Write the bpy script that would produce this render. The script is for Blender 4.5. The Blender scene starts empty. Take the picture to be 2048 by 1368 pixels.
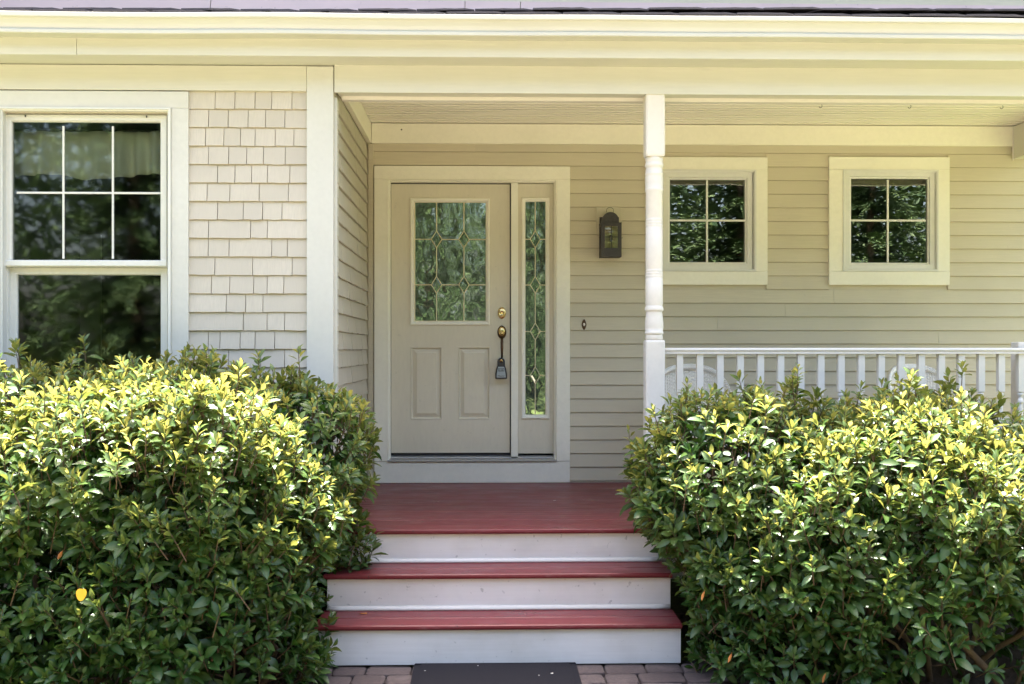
import bpy, bmesh, math, random
import numpy as np
from mathutils import Vector, Matrix, noise

R = math.radians
scene = bpy.context.scene
COL = scene.collection

# ------------------------------------------------------------------ camera
cam_data = bpy.data.cameras.new('camera')
cam = bpy.data.objects.new('camera', cam_data)
COL.objects.link(cam)
cam_data.sensor_width = 36.0
cam_data.lens = 38.67
cam_data.shift_y = 14 / 2048
cam_data.clip_start = 0.05
cam_data.clip_end = 600
cam.location = (0, 0, 1.6)
cam.rotation_euler = (R(90), 0, R(-1.432))
scene.camera = cam

# ------------------------------------------------------------------ sky and sun
SUN_EL, SUN_AZ = 72.5, 4.0          # the sun stands high behind the house, a little to the right
world = bpy.data.worlds.new('World')
scene.world = world
world.use_nodes = True
wn = world.node_tree.nodes
wl = world.node_tree.links
wn.clear()
sky = wn.new('ShaderNodeTexSky')
sky.sky_type = 'NISHITA'
sky.sun_disc = False
sky.sun_elevation = R(SUN_EL)
sky.sun_rotation = R(SUN_AZ)
sky.air_density = 1.0
sky.dust_density = 6.0
sky.ozone_density = 0.0
bg = wn.new('ShaderNodeBackground')
bg.inputs['Strength'].default_value = 0.15
wo = wn.new('ShaderNodeOutputWorld')
wl.new(sky.outputs[0], bg.inputs[0])
wl.new(bg.outputs[0], wo.inputs[0])
sun_data = bpy.data.lights.new('sun', 'SUN')
sun_data.energy = 5.0
sun_data.angle = R(0.53)
sun_data.color = (1.0, 0.955, 0.88)
sun = bpy.data.objects.new('sun', sun_data)
COL.objects.link(sun)
sdir = Vector((math.sin(R(SUN_AZ)) * math.cos(R(SUN_EL)), math.cos(R(SUN_AZ)) * math.cos(R(SUN_EL)), math.sin(R(SUN_EL))))
sun.rotation_euler = sdir.to_track_quat('Z', 'Y').to_euler()
sun.location = (2, 14, 30)

vs = scene.view_settings
vs.view_transform = 'Standard'
vs.look = 'None'
vs.gamma = 1.0
vs.use_curve_mapping = False
vs.exposure = 2.75
scene.render.engine = 'CYCLES'
scene.cycles.use_denoising = True
scene.cycles.max_bounces = 8
scene.cycles.diffuse_bounces = 5
scene.cycles.glossy_bounces = 4
scene.cycles.transmission_bounces = 4
scene.cycles.transparent_max_bounces = 10
scene.cycles.caustics_reflective = False
scene.cycles.caustics_refractive = False
scene.cycles.sample_clamp_indirect = 8

# ------------------------------------------------------------------ materials
def new_mat(name):
    m = bpy.data.materials.new(name)
    m.use_nodes = True
    nt = m.node_tree
    p = nt.nodes['Principled BSDF']
    return m, nt, p

def node(nt, kind, **kw):
    n = nt.nodes.new(kind)
    for k, v in kw.items():
        if k.startswith('i_'):
            n.inputs[k[2:]].default_value = v
        else:
            setattr(n, k, v)
    return n

def mixrgb(nt, a, b, fac, mode='MIX'):
    m = nt.nodes.new('ShaderNodeMix')
    m.data_type = 'RGBA'
    m.blend_type = mode
    for sock, v in ((m.inputs[6], a), (m.inputs[7], b), (m.inputs[0], fac)):
        if isinstance(v, (tuple, list)):
            sock.default_value = (*v[:3], 1)
        elif isinstance(v, (int, float)):
            sock.default_value = v
        else:
            nt.links.new(v, sock)
    return m.outputs[2]

def ramp(nt, src, lo, hi, c0=(0, 0, 0), c1=(1, 1, 1)):
    r = nt.nodes.new('ShaderNodeValToRGB')
    r.color_ramp.elements[0].position = lo
    r.color_ramp.elements[1].position = hi
    r.color_ramp.elements[0].color = (*c0, 1)
    r.color_ramp.elements[1].color = (*c1, 1)
    nt.links.new(src, r.inputs[0])
    return r.outputs[0]

def tex_noise(nt, scale, stretch=(1, 1, 1), detail=4, rough=0.55, pos=None):
    if pos is None:
        pos = nt.nodes.new('ShaderNodeNewGeometry').outputs['Position']
    mp = nt.nodes.new('ShaderNodeMapping')
    mp.inputs['Scale'].default_value = stretch
    nt.links.new(pos, mp.inputs[0])
    n = node(nt, 'ShaderNodeTexNoise')
    n.inputs['Scale'].default_value = scale
    n.inputs['Detail'].default_value = detail
    n.inputs['Roughness'].default_value = rough
    nt.links.new(mp.outputs[0], n.inputs['Vector'])
    return n.outputs['Fac']

def paint(name, base, rough=0.5, grain=(0.06, 1, 1), grain_scale=90, grain_amt=0.25, vary=0.035,
          dirt=0.10, dirt_col=(0.30, 0.26, 0.20), specks=0.0, spec=0.4):
    """Exterior paint over wood: faint brush grain, slow blotches, dust, odd specks."""
    m, nt, p = new_mat(name)
    g = tex_noise(nt, grain_scale, grain, 3)
    blot = tex_noise(nt, 2.3, (1, 1, 1), 5)
    oi = nt.nodes.new('ShaderNodeObjectInfo')
    c = mixrgb(nt, tuple(x * (1 - vary) for x in base), tuple(min(1, x * (1 + vary)) for x in base), oi.outputs['Random'])
    c = mixrgb(nt, c, tuple(x * 0.955 for x in base), ramp(nt, g, 0.35, 0.75))
    d = nt.nodes.new('ShaderNodeMath'); d.operation = 'MULTIPLY'
    d.inputs[1].default_value = dirt
    nt.links.new(ramp(nt, blot, 0.42, 0.72), d.inputs[0])
    c = mixrgb(nt, c, dirt_col, d.outputs[0])
    if specks:
        s = tex_noise(nt, 38, (1, 1, 1), 2, 0.4)
        s2 = nt.nodes.new('ShaderNodeMath'); s2.operation = 'MULTIPLY'
        s2.inputs[1].default_value = specks
        nt.links.new(ramp(nt, s, 0.70, 0.76), s2.inputs[0])
        c = mixrgb(nt, c, tuple(x * 0.35 for x in base), s2.outputs[0])
    nt.links.new(c, p.inputs['Base Color'])
    p.inputs['Roughness'].default_value = rough
    p.inputs['Specular IOR Level'].default_value = spec
    b = node(nt, 'ShaderNodeBump')
    b.inputs['Strength'].default_value = grain_amt
    b.inputs['Distance'].default_value = 0.0012
    nt.links.new(g, b.inputs['Height'])
    nt.links.new(b.outputs[0], p.inputs['Normal'])
    return m

def simple(name, base, rough=0.5, metal=0.0, noise_scale=25, vary=0.2, bump=0.15):
    m, nt, p = new_mat(name)
    n = tex_noise(nt, noise_scale)
    c = mixrgb(nt, tuple(x * (1 - vary) for x in base), tuple(min(1, x * (1 + vary)) for x in base), n)
    nt.links.new(c, p.inputs['Base Color'])
    p.inputs['Roughness'].default_value = rough
    p.inputs['Metallic'].default_value = metal
    b = node(nt, 'ShaderNodeBump')
    b.inputs['Strength'].default_value = bump
    b.inputs['Distance'].default_value = 0.001
    nt.links.new(n, b.inputs['Height'])
    nt.links.new(b.outputs[0], p.inputs['Normal'])
    return m

def glass(name, refl=0.24, tint=(0.75, 0.8, 0.78), wave=0.0, wave_scale=14, body=None, body_fac=0.0, rough=0.0):
    """Pane: mirror-like skin over a clear (or rippled, cloudy) body."""
    m, nt, p = new_mat(name)
    out = nt.nodes['Material Output']
    nt.nodes.remove(p)
    gl = node(nt, 'ShaderNodeBsdfGlossy')
    gl.inputs['Roughness'].default_value = rough
    gl.inputs['Color'].default_value = (0.86, 0.93, 0.86, 1) if wave else (1, 1, 1, 1)
    tr = node(nt, 'ShaderNodeBsdfTransparent')
    tr.inputs['Color'].default_value = (*tint, 1)
    low = tr.outputs[0]
    if body is not None:
        df = node(nt, 'ShaderNodeBsdfDiffuse')
        df.inputs['Color'].default_value = (*body, 1)
        mx = node(nt, 'ShaderNodeMixShader')
        mx.inputs[0].default_value = body_fac
        nt.links.new(tr.outputs[0], mx.inputs[1])
        nt.links.new(df.outputs[0], mx.inputs[2])
        low = mx.outputs[0]
    lw = node(nt, 'ShaderNodeFresnel')
    lw.inputs['IOR'].default_value = 1.5
    ad = nt.nodes.new('ShaderNodeMath'); ad.operation = 'ADD'
    ad.inputs[1].default_value = refl
    nt.links.new(lw.outputs[0], ad.inputs[0])
    mx2 = node(nt, 'ShaderNodeMixShader')
    nt.links.new(ad.outputs[0], mx2.inputs[0])
    nt.links.new(low, mx2.inputs[1])
    nt.links.new(gl.outputs[0], mx2.inputs[2])
    nt.links.new(mx2.outputs[0], out.inputs[0])
    n = tex_noise(nt, wave_scale if wave else 3.0, (1.5, 1, 1.1) if wave else (1, 1, 1), 1.0 if wave else 1)
    b = node(nt, 'ShaderNodeBump')
    b.inputs['Strength'].default_value = 1.0
    b.inputs['Distance'].default_value = wave if wave else 0.0006
    nt.links.new(n, b.inputs['Height'])
    nt.links.new(b.outputs[0], gl.inputs['Normal'])
    return m

def floor_paint(name):
    """Deck enamel: board-wise tone, scuffs worn pale, dust, uneven gloss."""
    m, nt, p = new_mat(name)
    g = tex_noise(nt, 80, (0.03, 1, 1), 4)
    wear = tex_noise(nt, 6.5, (0.55, 1, 1), 6, 0.65)
    fine = tex_noise(nt, 130, (0.2, 1, 1), 3)
    oi = nt.nodes.new('ShaderNodeObjectInfo')
    c = mixrgb(nt, (0.128, 0.016, 0.021), (0.165, 0.023, 0.028), oi.outputs['Random'])
    c = mixrgb(nt, c, (0.105, 0.014, 0.017), ramp(nt, g, 0.45, 0.75))
    sc = nt.nodes.new('ShaderNodeMath'); sc.operation = 'MULTIPLY'
    nt.links.new(ramp(nt, wear, 0.52, 0.74), sc.inputs[0])
    nt.links.new(ramp(nt, fine, 0.40, 0.62), sc.inputs[1])
    s2 = nt.nodes.new('ShaderNodeMath'); s2.operation = 'MULTIPLY'; s2.inputs[1].default_value = 0.6
    nt.links.new(sc.outputs[0], s2.inputs[0])
    c = mixrgb(nt, c, (0.24, 0.12, 0.11), s2.outputs[0])
    sp = tex_noise(nt, 42, (1, 1, 1), 2, 0.4)
    c = mixrgb(nt, c, (0.05, 0.02, 0.02), ramp(nt, sp, 0.71, 0.75))
    nt.links.new(c, p.inputs['Base Color'])
    nt.links.new(ramp(nt, wear, 0.3, 0.75, (0.26,) * 3, (0.52,) * 3), p.inputs['Roughness'])
    p.inputs['Specular IOR Level'].default_value = 0.34
    b = node(nt, 'ShaderNodeBump')
    b.inputs['Strength'].default_value = 0.5
    b.inputs['Distance'].default_value = 0.0012
    nt.links.new(g, b.inputs['Height'])
    nt.links.new(b.outputs[0], p.inputs['Normal'])
    return m

M = {}
M['siding'] = paint('tan_siding_paint', (0.58, 0.52, 0.385), 0.55, (0.05, 1, 1), 120, 0.5, 0.045, 0.13, specks=0.1)
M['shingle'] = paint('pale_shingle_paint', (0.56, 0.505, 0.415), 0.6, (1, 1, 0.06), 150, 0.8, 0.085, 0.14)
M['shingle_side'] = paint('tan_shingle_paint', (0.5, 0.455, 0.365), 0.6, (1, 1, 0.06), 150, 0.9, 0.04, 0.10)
M['trim'] = paint('cream_trim_paint', (0.62, 0.6, 0.52), 0.45, (0.05, 1, 1), 80, 0.18, 0.015, 0.06)  # outer copy of the trim paint, darkened against the strong bounce light
M['trim_v'] = paint('cream_trim_paint_upright', (0.63, 0.615, 0.555), 0.45, (0.6, 0.6, 0.6), 60, 0.12, 0.015, 0.06)
M['trim_lifted'] = paint('cream_trim_paint_lifted', (0.85, 0.815, 0.68), 0.42, (0.6, 0.6, 0.6), 60, 0.12, 0.012, 0.08)  # same paint as the outer trim, lightened to paint brightness under the porch
M['door'] = paint('door_paint', (0.68, 0.625, 0.49), 0.38, (1, 1, 0.2), 60, 0.12, 0.01, 0.06, specks=0.12)
M['white'] = paint('white_post_paint', (0.74, 0.695, 0.635), 0.4, (0.6, 0.6, 0.6), 60, 0.12, 0.012, 0.05)
M['riser'] = paint('trim_paint_cool', (0.77, 0.745, 0.73), 0.5, (0.05, 1, 1), 60, 0.5, 0.03, 0.42, (0.42, 0.38, 0.32), specks=0.5)  # trim paint whitened, cool light put into the colour; blotches are dirt
M['ceiling'] = paint('ceiling_paint', (0.82, 0.78, 0.68), 0.5, (0.05, 1, 1), 60, 0.15, 0.03, 0.06)
M['vinyl'] = paint('window_vinyl', (0.72, 0.71, 0.655), 0.35, (1, 1, 1), 40, 0.05, 0.01, 0.06)
M['red'] = floor_paint('oxblood_floor_paint')
M['gutter'] = paint('gutter_enamel', (0.6, 0.585, 0.52), 0.32, (0.05, 1, 1), 30, 0.05, 0.01, 0.08)
M['flashing'] = paint('dull_flashing', (0.62, 0.46, 0.43), 0.5, (0.1, 1, 1), 20, 0.3, 0.06, 0.2, (0.35, 0.28, 0.28), specks=0.4)
M['asphalt'] = simple('asphalt_shingle', (0.055, 0.05, 0.06), 0.95, 0, 220, 0.6, 1.0)
M['gap'] = simple('weatherstrip', (0.03, 0.027, 0.03), 0.7)
M['sill'] = simple('aluminium_sill', (0.45, 0.44, 0.42), 0.4, 0.5, 30, 0.15)
M['brass'] = simple('brass', (0.83, 0.62, 0.27), 0.22, 1.0, 40, 0.12, 0.05)
M['bronze'] = simple('aged_bronze', (0.10, 0.06, 0.035), 0.35, 0.9, 60, 0.3, 0.1)
M['came'] = simple('brass_came', (0.92, 0.8, 0.56), 0.45, 0.25, 60, 0.15, 0.05)
M['iron'] = simple('dark_tin', (0.055, 0.05, 0.046), 0.55, 0.5, 60, 0.5, 0.3)
M['candle'] = simple('candle_wax', (0.75, 0.66, 0.40), 0.5, 0, 20, 0.1, 0.05)
M['rubber'] = simple('black_rubber', (0.01, 0.01, 0.014), 0.75, 0, 300, 0.5, 1.0)
M['rubber'].node_tree.nodes['Principled BSDF'].inputs['Specular IOR Level'].default_value = 0.12
M['lockgrey'] = simple('lock_face', (0.26, 0.31, 0.36), 0.4, 0.4, 60, 0.1, 0.05)
M['black'] = simple('black_plastic', (0.012, 0.012, 0.018), 0.45, 0, 60, 0.3, 0.1)
M['wicker'] = simple('white_wicker', (0.84, 0.8, 0.73), 0.6, 0, 120, 0.12, 0.3)
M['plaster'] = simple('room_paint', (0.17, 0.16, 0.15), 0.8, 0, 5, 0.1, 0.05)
M['fabric'] = simple('valance_cloth', (0.85, 0.8, 0.62), 0.9, 0, 60, 0.1, 0.2)
M['glass'] = glass('window_glass', 0.10, rough=0.004)
M['glass_big'] = glass('window_glass_screened', 0.03, rough=0.03)
M['lantern_glass'] = glass('lantern_glass', 0.03, (0.8, 0.8, 0.75))
M['rain'] = glass('rippled_door_glass', 0.34, (0.4, 0.46, 0.42), 0.004, 5.5, (0.14, 0.18, 0.15), 0.45, 0.035)
M['bevel'] = glass('bevelled_glass', 0.3, (0.5, 0.55, 0.5), 0.004, 8, (0.10, 0.14, 0.11), 0.4)

def leaf_material(name):
    m, nt, p = new_mat(name)
    out = nt.nodes['Material Output']
    at = node(nt, 'ShaderNodeAttribute', attribute_name='tint')
    sep = node(nt, 'ShaderNodeSeparateColor')
    nt.links.new(at.outputs['Color'], sep.inputs[0])
    young_lit = sep.outputs[0]
    shade = sep.outputs[1]
    rib = sep.outputs[2]
    c = mixrgb(nt, (0.012, 0.063, 0.007), (0.10, 0.175, 0.030), young_lit)
    rm_ = nt.nodes.new('ShaderNodeMath'); rm_.operation = 'MULTIPLY'; rm_.inputs[1].default_value = 0.6
    nt.links.new(shade, rm_.inputs[0])
    rc = rm_.outputs[0]
    c = mixrgb(nt, c, (0.018, 0.080, 0.013), rc)
    c = mixrgb(nt, c, (0.16, 0.20, 0.07), rib)
    t = mixrgb(nt, (0.045, 0.115, 0.010), (0.64, 0.56, 0.13), young_lit)  # young colour also carries the gold of sunlit leaves
    nt.links.new(c, p.inputs['Base Color'])
    p.inputs['Roughness'].default_value = 0.38
    p.inputs['Specular IOR Level'].default_value = 0.5
    tl = node(nt, 'ShaderNodeBsdfTranslucent')
    nt.links.new(t, tl.inputs['Color'])
    mx = node(nt, 'ShaderNodeMixShader')
    mx.inputs[0].default_value = 0.34
    nt.links.new(p.outputs[0], mx.inputs[1])
    nt.links.new(tl.outputs[0], mx.inputs[2])
    nt.links.new(mx.outputs[0], out.inputs[0])
    return m

M['leaf'] = leaf_material('glossy_leaf')
M['dry_leaf'] = simple('withered_leaf', (0.36, 0.13, 0.025), 0.7, 0, 40, 0.3, 0.2)
M['yellow_leaf'] = simple('yellow_leaf', (0.72, 0.42, 0.02), 0.55, 0, 30, 0.15, 0.2)
M['twig'] = simple('reddish_twig', (0.1, 0.058, 0.03), 0.7, 0, 60, 0.3, 0.4)
M['bark'] = simple('grey_brown_bark', (0.13, 0.085, 0.055), 0.85, 0, 40, 0.45, 0.9)

def ground_mats():
    m, nt, p = new_mat('lawn')
    a = tex_noise(nt, 0.6, (1, 1, 1), 5)
    b = tex_noise(nt, 45, (1, 1, 1), 3)
    c = mixrgb(nt, (0.075, 0.12, 0.022), (0.15, 0.17, 0.045), a)
    c = mixrgb(nt, c, (0.035, 0.06, 0.012), ramp(nt, b, 0.45, 0.7))
    nt.links.new(c, p.inputs['Base Color'])
    p.inputs['Roughness'].default_value = 0.9
    M['lawn'] = m
    m, nt, p = new_mat('pale_gravel')
    a = tex_noise(nt, 70, (1, 1, 1), 5, 0.7)
    c = mixrgb(nt, (0.15, 0.132, 0.102), (0.27, 0.238, 0.185), a)
    nt.links.new(c, p.inputs['Base Color'])
    p.inputs['Roughness'].default_value = 0.95
    M['gravel'] = m
    m, nt, p = new_mat('bark_mulch')
    a = tex_noise(nt, 40, (1, 1, 1), 6, 0.7)
    c = mixrgb(nt, (0.018, 0.013, 0.010), (0.085, 0.055, 0.035), a)
    nt.links.new(c, p.inputs['Base Color'])
    p.inputs['Roughness'].default_value = 0.95
    bp = node(nt, 'ShaderNodeBump')
    bp.inputs['Strength'].default_value = 1
    bp.inputs['Distance'].default_value = 0.02
    nt.links.new(a, bp.inputs['Height'])
    nt.links.new(bp.outputs[0], p.inputs['Normal'])
    M['mulch'] = m
    m, nt, p = new_mat('tumbled_paver')
    a = tex_noise(nt, 60, (1, 1, 1), 6, 0.7)
    b = tex_noise(nt, 7, (1, 1, 1), 3)
    oi = nt.nodes.new('ShaderNodeObjectInfo')
    c = mixrgb(nt, (0.062, 0.044, 0.042), (0.095, 0.072, 0.070), oi.outputs['Random'])
    c = mixrgb(nt, c, (0.035, 0.028, 0.03), ramp(nt, a, 0.4, 0.75))
    c = mixrgb(nt, c, (0.12, 0.095, 0.09), ramp(nt, b, 0.55, 0.8))
    nt.links.new(c, p.inputs['Base Color'])
    p.inputs['Roughness'].default_value = 0.9
    bp = node(nt, 'ShaderNodeBump')
    bp.inputs['Strength'].default_value = 0.8
    bp.inputs['Distance'].default_value = 0.004
    nt.links.new(a, bp.inputs['Height'])
    nt.links.new(bp.outputs[0], p.inputs['Normal'])
    M['paver'] = m
    M['joint'] = simple('paver_joint_sand', (0.05, 0.04, 0.038), 0.95, 0, 80, 0.4, 0.6)
    m, nt, p = new_mat('conifer_needles')
    at = node(nt, 'ShaderNodeAttribute', attribute_name='tint')
    sep = node(nt, 'ShaderNodeSeparateColor')
    nt.links.new(at.outputs['Color'], sep.inputs[0])
    c = mixrgb(nt, (0.032, 0.070, 0.024), (0.15, 0.21, 0.07), sep.outputs[0])
    nt.links.new(c, p.inputs['Base Color'])
    p.inputs['Roughness'].default_value = 0.6
    M['needles'] = m
ground_mats()

# ------------------------------------------------------------------ helpers
def link(name, me, mat=None, parent=None, loc=(0, 0, 0)):
    o = bpy.data.objects.new(name, me)
    COL.objects.link(o)
    o.location = loc
    if mat is not None and me is not None and not me.materials:
        me.materials.append(mat)
    if parent is not None:
        o.parent = parent
    return o

def mesh(name, verts, faces, smooth=False):
    me = bpy.data.meshes.new(name)
    me.from_pydata([tuple(v) for v in verts], [], faces)
    me.validate()
    if smooth:
        me.polygons.foreach_set('use_smooth', [True] * len(me.polygons))
    return me

def thing(name, label, cat, loc=(0, 0, 0), group=None):
    o = bpy.data.objects.new(name, None)
    COL.objects.link(o)
    o.location = loc
    o.empty_display_size = 0.1
    tag(o, label, cat, group)
    return o

def tag(o, label, cat, group=None):
    o['label'] = label
    o['category'] = cat
    if group:
        o['group'] = group
    return o

class MB:
    """Collects simple solids into one mesh."""
    def __init__(s):
        s.v, s.f = [], []
    def box(s, x0, x1, y0, y1, z0, z1):
        b = len(s.v)
        s.v += [(x, y, z) for z in (z0, z1) for y in (y0, y1) for x in (x0, x1)]
        s.f += [tuple(b + i for i in q) for q in ((0, 2, 3, 1), (4, 5, 7, 6), (0, 1, 5, 4), (2, 6, 7, 3), (0, 4, 6, 2), (1, 3, 7, 5))]
        return s
    def ring(s, rect, prof, closed=False):
        """Mitred frame: rect (x0,x1,z0,z1); prof list of (inset, y)."""
        x0, x1, z0, z1 = rect
        base = len(s.v)
        for i, y in prof:
            s.v += [(x0 + i, y, z0 + i), (x1 - i, y, z0 + i), (x1 - i, y, z1 - i), (x0 + i, y, z1 - i)]
        n = len(prof)
        for k in range(n - (0 if closed else 1)):
            a, b = base + 4 * k, base + 4 * ((k + 1) % n)
            for j in range(4):
                j2 = (j + 1) % 4
                s.f.append((a + j, a + j2, b + j2, b + j))
        return s
    def plate(s, rect, y):
        x0, x1, z0, z1 = rect
        b = len(s.v)
        s.v += [(x0, y, z0), (x1, y, z0), (x1, y, z1), (x0, y, z1)]
        s.f.append((b, b + 1, b + 2, b + 3))
        return s
    def tube(s, pts, rad, n=6, cap=True):
        pts = [Vector(p) for p in pts]
        rads = rad if isinstance(rad, (list, tuple)) else [rad] * len(pts)
        base = len(s.v)
        up = Vector((0.13, 0.21, 0.97))
        for i, p in enumerate(pts):
            d = (pts[min(i + 1, len(pts) - 1)] - pts[max(i - 1, 0)])
            if d.length < 1e-9:
                d = Vector((0, 0, 1))
            d.normalize()
            if abs(d.dot(up)) > 0.98:
                u = d.cross(Vector((1, 0, 0))).normalized()
            else:
                u = d.cross(up).normalized()
            w = d.cross(u)
            for k in range(n):
                a = 2 * math.pi * k / n
                s.v.append(p + (u * math.cos(a) + w * math.sin(a)) * rads[i])
        for i in range(len(pts) - 1):
            for k in range(n):
                k2 = (k + 1) % n
                s.f.append((base + i * n + k, base + i * n + k2, base + (i + 1) * n + k2, base + (i + 1) * n + k))
        if cap:
            s.f.append(tuple(base + k for k in range(n))[::-1])
            s.f.append(tuple(base + (len(pts) - 1) * n + k for k in range(n)))
        return s
    def lathe(s, prof, cx=0, cy=0, n=24, axis='Z', sx=1, sy=1):
        """prof: (radius, height) pairs round Z at (cx,cy), or round -Y with axis='Y' (height runs toward the viewer)."""
        base = len(s.v)
        for r, h in prof:
            for k in range(n):
                a = 2 * math.pi * k / n
                if axis == 'Z':
                    s.v.append((cx + r * math.cos(a) * sx, cy + r * math.sin(a) * sy, h))
                else:
                    s.v.append((cx + r * math.cos(a) * sx, -h, cy + r * math.sin(a) * sy))
        m = len(prof)
        for i in range(m - 1):
            for k in range(n):
                k2 = (k + 1) % n
                s.f.append((base + i * n + k, base + i * n + k2, base + (i + 1) * n + k2, base + (i + 1) * n + k))
        s.f.append(tuple(base + k for k in range(n))[::-1])
        s.f.append(tuple(base + (m - 1) * n + k for k in range(n)))
        return s
    def extrude_x(s, prof, x0, x1, seg=1, wob=0.0):
        """closed (y,z) profile swept along x."""
        base = len(s.v)
        n = len(prof)
        for i in range(seg + 1):
            x = x0 + (x1 - x0) * i / seg
            for (y, z) in prof:
                dz = wob * noise.noise(Vector((x * 1.3, 3.1, z * 0.2))) if wob else 0
                s.v.append((x, y, z + dz))
        for i in range(seg):
            for k in range(n):
                k2 = (k + 1) % n
                s.f.append((base + i * n + k, base + i * n + k2, base + (i + 1) * n + k2, base + (i + 1) * n + k))
        s.f.append(tuple(base + k for k in range(n)))
        s.f.append(tuple(base + seg * n + k for k in range(n))[::-1])
        return s
    def build(s, name, mat, parent=None, bevel=0.0, smooth=False, loc=(0, 0, 0)):
        me = mesh(name, s.v, s.f, smooth)
        bm = bmesh.new()
        bm.from_mesh(me)
        bmesh.ops.recalc_face_normals(bm, faces=bm.faces)
        if bevel:
            es = [e for e in bm.edges if len(e.link_faces) == 2 and e.calc_face_angle(0) > 0.6]
            bmesh.ops.bevel(bm, geom=es, offset=bevel, segments=2, profile=0.6, affect='EDGES', clamp_overlap=True)
        bm.to_mesh(me)
        bm.free()
        return link(name, me, mat, parent, loc)

def box(name, mat, parent, x0, x1, y0, y1, z0, z1, bevel=0.003):
    return MB().box(x0, x1, y0, y1, z0, z1).build(name, mat, parent, bevel)

rnd = random.Random(7)

# ------------------------------------------------------------------ ground
ground = MB().plate((0, 1, 0, 1), 0)
ground.v = [(-120, -120, -0.06), (120, -120, -0.06), (120, 120, -0.06), (-120, 120, -0.06)]
g = ground.build('ground', M['lawn'])
g['kind'] = 'structure'

def bed(name, x0, x1, y0, y1):
    n = 24
    vs_, fs_ = [], []
    for j in range(n + 1):
        for i in range(n + 1):
            x = x0 + (x1 - x0) * i / n
            y = y0 + (y1 - y0) * j / n
            e = min(i, n - i, j, n - j) / n
            z = -0.058 + min(1, e * 8) * 0.045 + 0.03 * noise.noise(Vector((x * 4, y * 4, 0))) * min(1, e * 8)
            vs_.append((x, y, z))
    for j in range(n):
        for i in range(n):
            a = j * (n + 1) + i
            fs_.append((a, a + 1, a + n + 2, a + n + 1))
    o = link(name, mesh(name, vs_, fs_, True), M['mulch'])
    o['kind'] = 'structure'
    return o
bed('garden_bed', -4.4, -0.98, 4.3, 6.53)
bed('garden_bed', 1.16, 4.6, 4.3, 6.9)

added_gravel = MB().box(-60, 60, -5.6, 3.6, -0.058, -0.04).build('added_bounce_gravel', M['gravel'])  # added out of view: pale gravel that bounces warm light to the porch
added_gravel['kind'] = 'structure'
# tumbled pavers of the path
path = MB().box(-0.97, 1.15, 3.0, 5.70, -0.057, -0.022).build('brick_path', M['joint'])
path['kind'] = 'structure'
def paver_mesh():
    bm = bmesh.new()
    bmesh.ops.create_cube(bm, size=1)
    bmesh.ops.bevel(bm, geom=list(bm.edges), offset=0.09, segments=2, profile=0.5, affect='EDGES')
    rr = random.Random(3)
    for v in bm.verts:
        v.co += Vector((rr.uniform(-.02, .02), rr.uniform(-.02, .02), 0))
    me = bpy.data.meshes.new('paver')
    bm.to_mesh(me)
    bm.free()
    me.polygons.foreach_set('use_smooth', [True] * len(me.polygons))
    me.materials.append(M['paver'])
    return me
pm = paver_mesh()
y = 5.565
row = 0
while y > 3.1:
    dy = 0.155
    x = -0.96 + (0.09 if row % 2 else 0.0)
    while x < 1.1:
        w = rnd.choice((0.165, 0.185, 0.205, 0.225))
        o = link('paver', pm, None, path, (x + w / 2, y - dy / 2, -0.028 + rnd.uniform(-0.003, 0.003)))
        o.scale = (w - 0.012, dy - 0.012, 0.06)
        o.rotation_euler = (rnd.uniform(-.015, .015), rnd.uniform(-.015, .015), rnd.uniform(-.03, .03))
        x += w
    y -= dy
    row += 1

# ------------------------------------------------------------------ house
house = thing('house', 'tan clapboard house with cream trim and a covered front porch', 'house', (0, 8.3, 0.59))
HP = Vector((0, 8.3, 0.59))
def H_(o):
    """keep world place of a part whose mesh is written in world metres"""
    o.location = Vector(o.location) - HP
    return o

YB, YF = 8.30, 6.54
XS = -0.8767          # the porch's left return wall
DECK = 0.593
CEIL = 3.294

def hole_wall(name, mat, y0, y1, x0, x1, z0, z1, holes):
    """Slab with rectangular openings, cut into bands so nothing overlaps."""
    mb = MB()
    xs = sorted({x0, x1, *[h[0] for h in holes], *[h[1] for h in holes]})
    for a, b in zip(xs, xs[1:]):
        zs = [(z0, z1)]
        for h in holes:
            if h[0] <= a + 1e-6 and h[1] >= b - 1e-6:
                nz = []
                for (p, q) in zs:
                    if h[2] > p: nz.append((p, min(q, h[2])))
                    if h[3] < q: nz.append((max(p, h[3]), q))
                zs = nz
        for p, q in zs:
            if q - p > 1e-5:
                mb.box(a, b, y0, y1, p, q)
    return H_(mb.build(name, mat, house))

# openings (x0, x1, z0, z1)
DOOR = (-0.7261, 0.5438, DECK, 2.8756)
W1 = (1.3363, 2.0486, 2.1951, 2.9495)
W2 = (2.7255, 3.4399, 2.1976, 2.9551)
WL = (-2.8358, -1.8525, 0.90, 2.9901)
XL, XR = -4.2, 4.6

wall_b = hole_wall('clapboard_wall', M['siding'], YB, YB + 0.13, XS - 0.05, XR, 0.3, CEIL, [DOOR, W1, W2])
wall_f = hole_wall('shingle_wall', M['shingle'], YF, YF + 0.13, XL, XS - 0.012, 0.12, CEIL, [WL])
wall_s = H_(MB().box(XS - 0.13, XS - 0.012, YF + 0.132, YB - 0.002, 0.3, CEIL).build('return_wall', M['shingle_side'], house))

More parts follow.
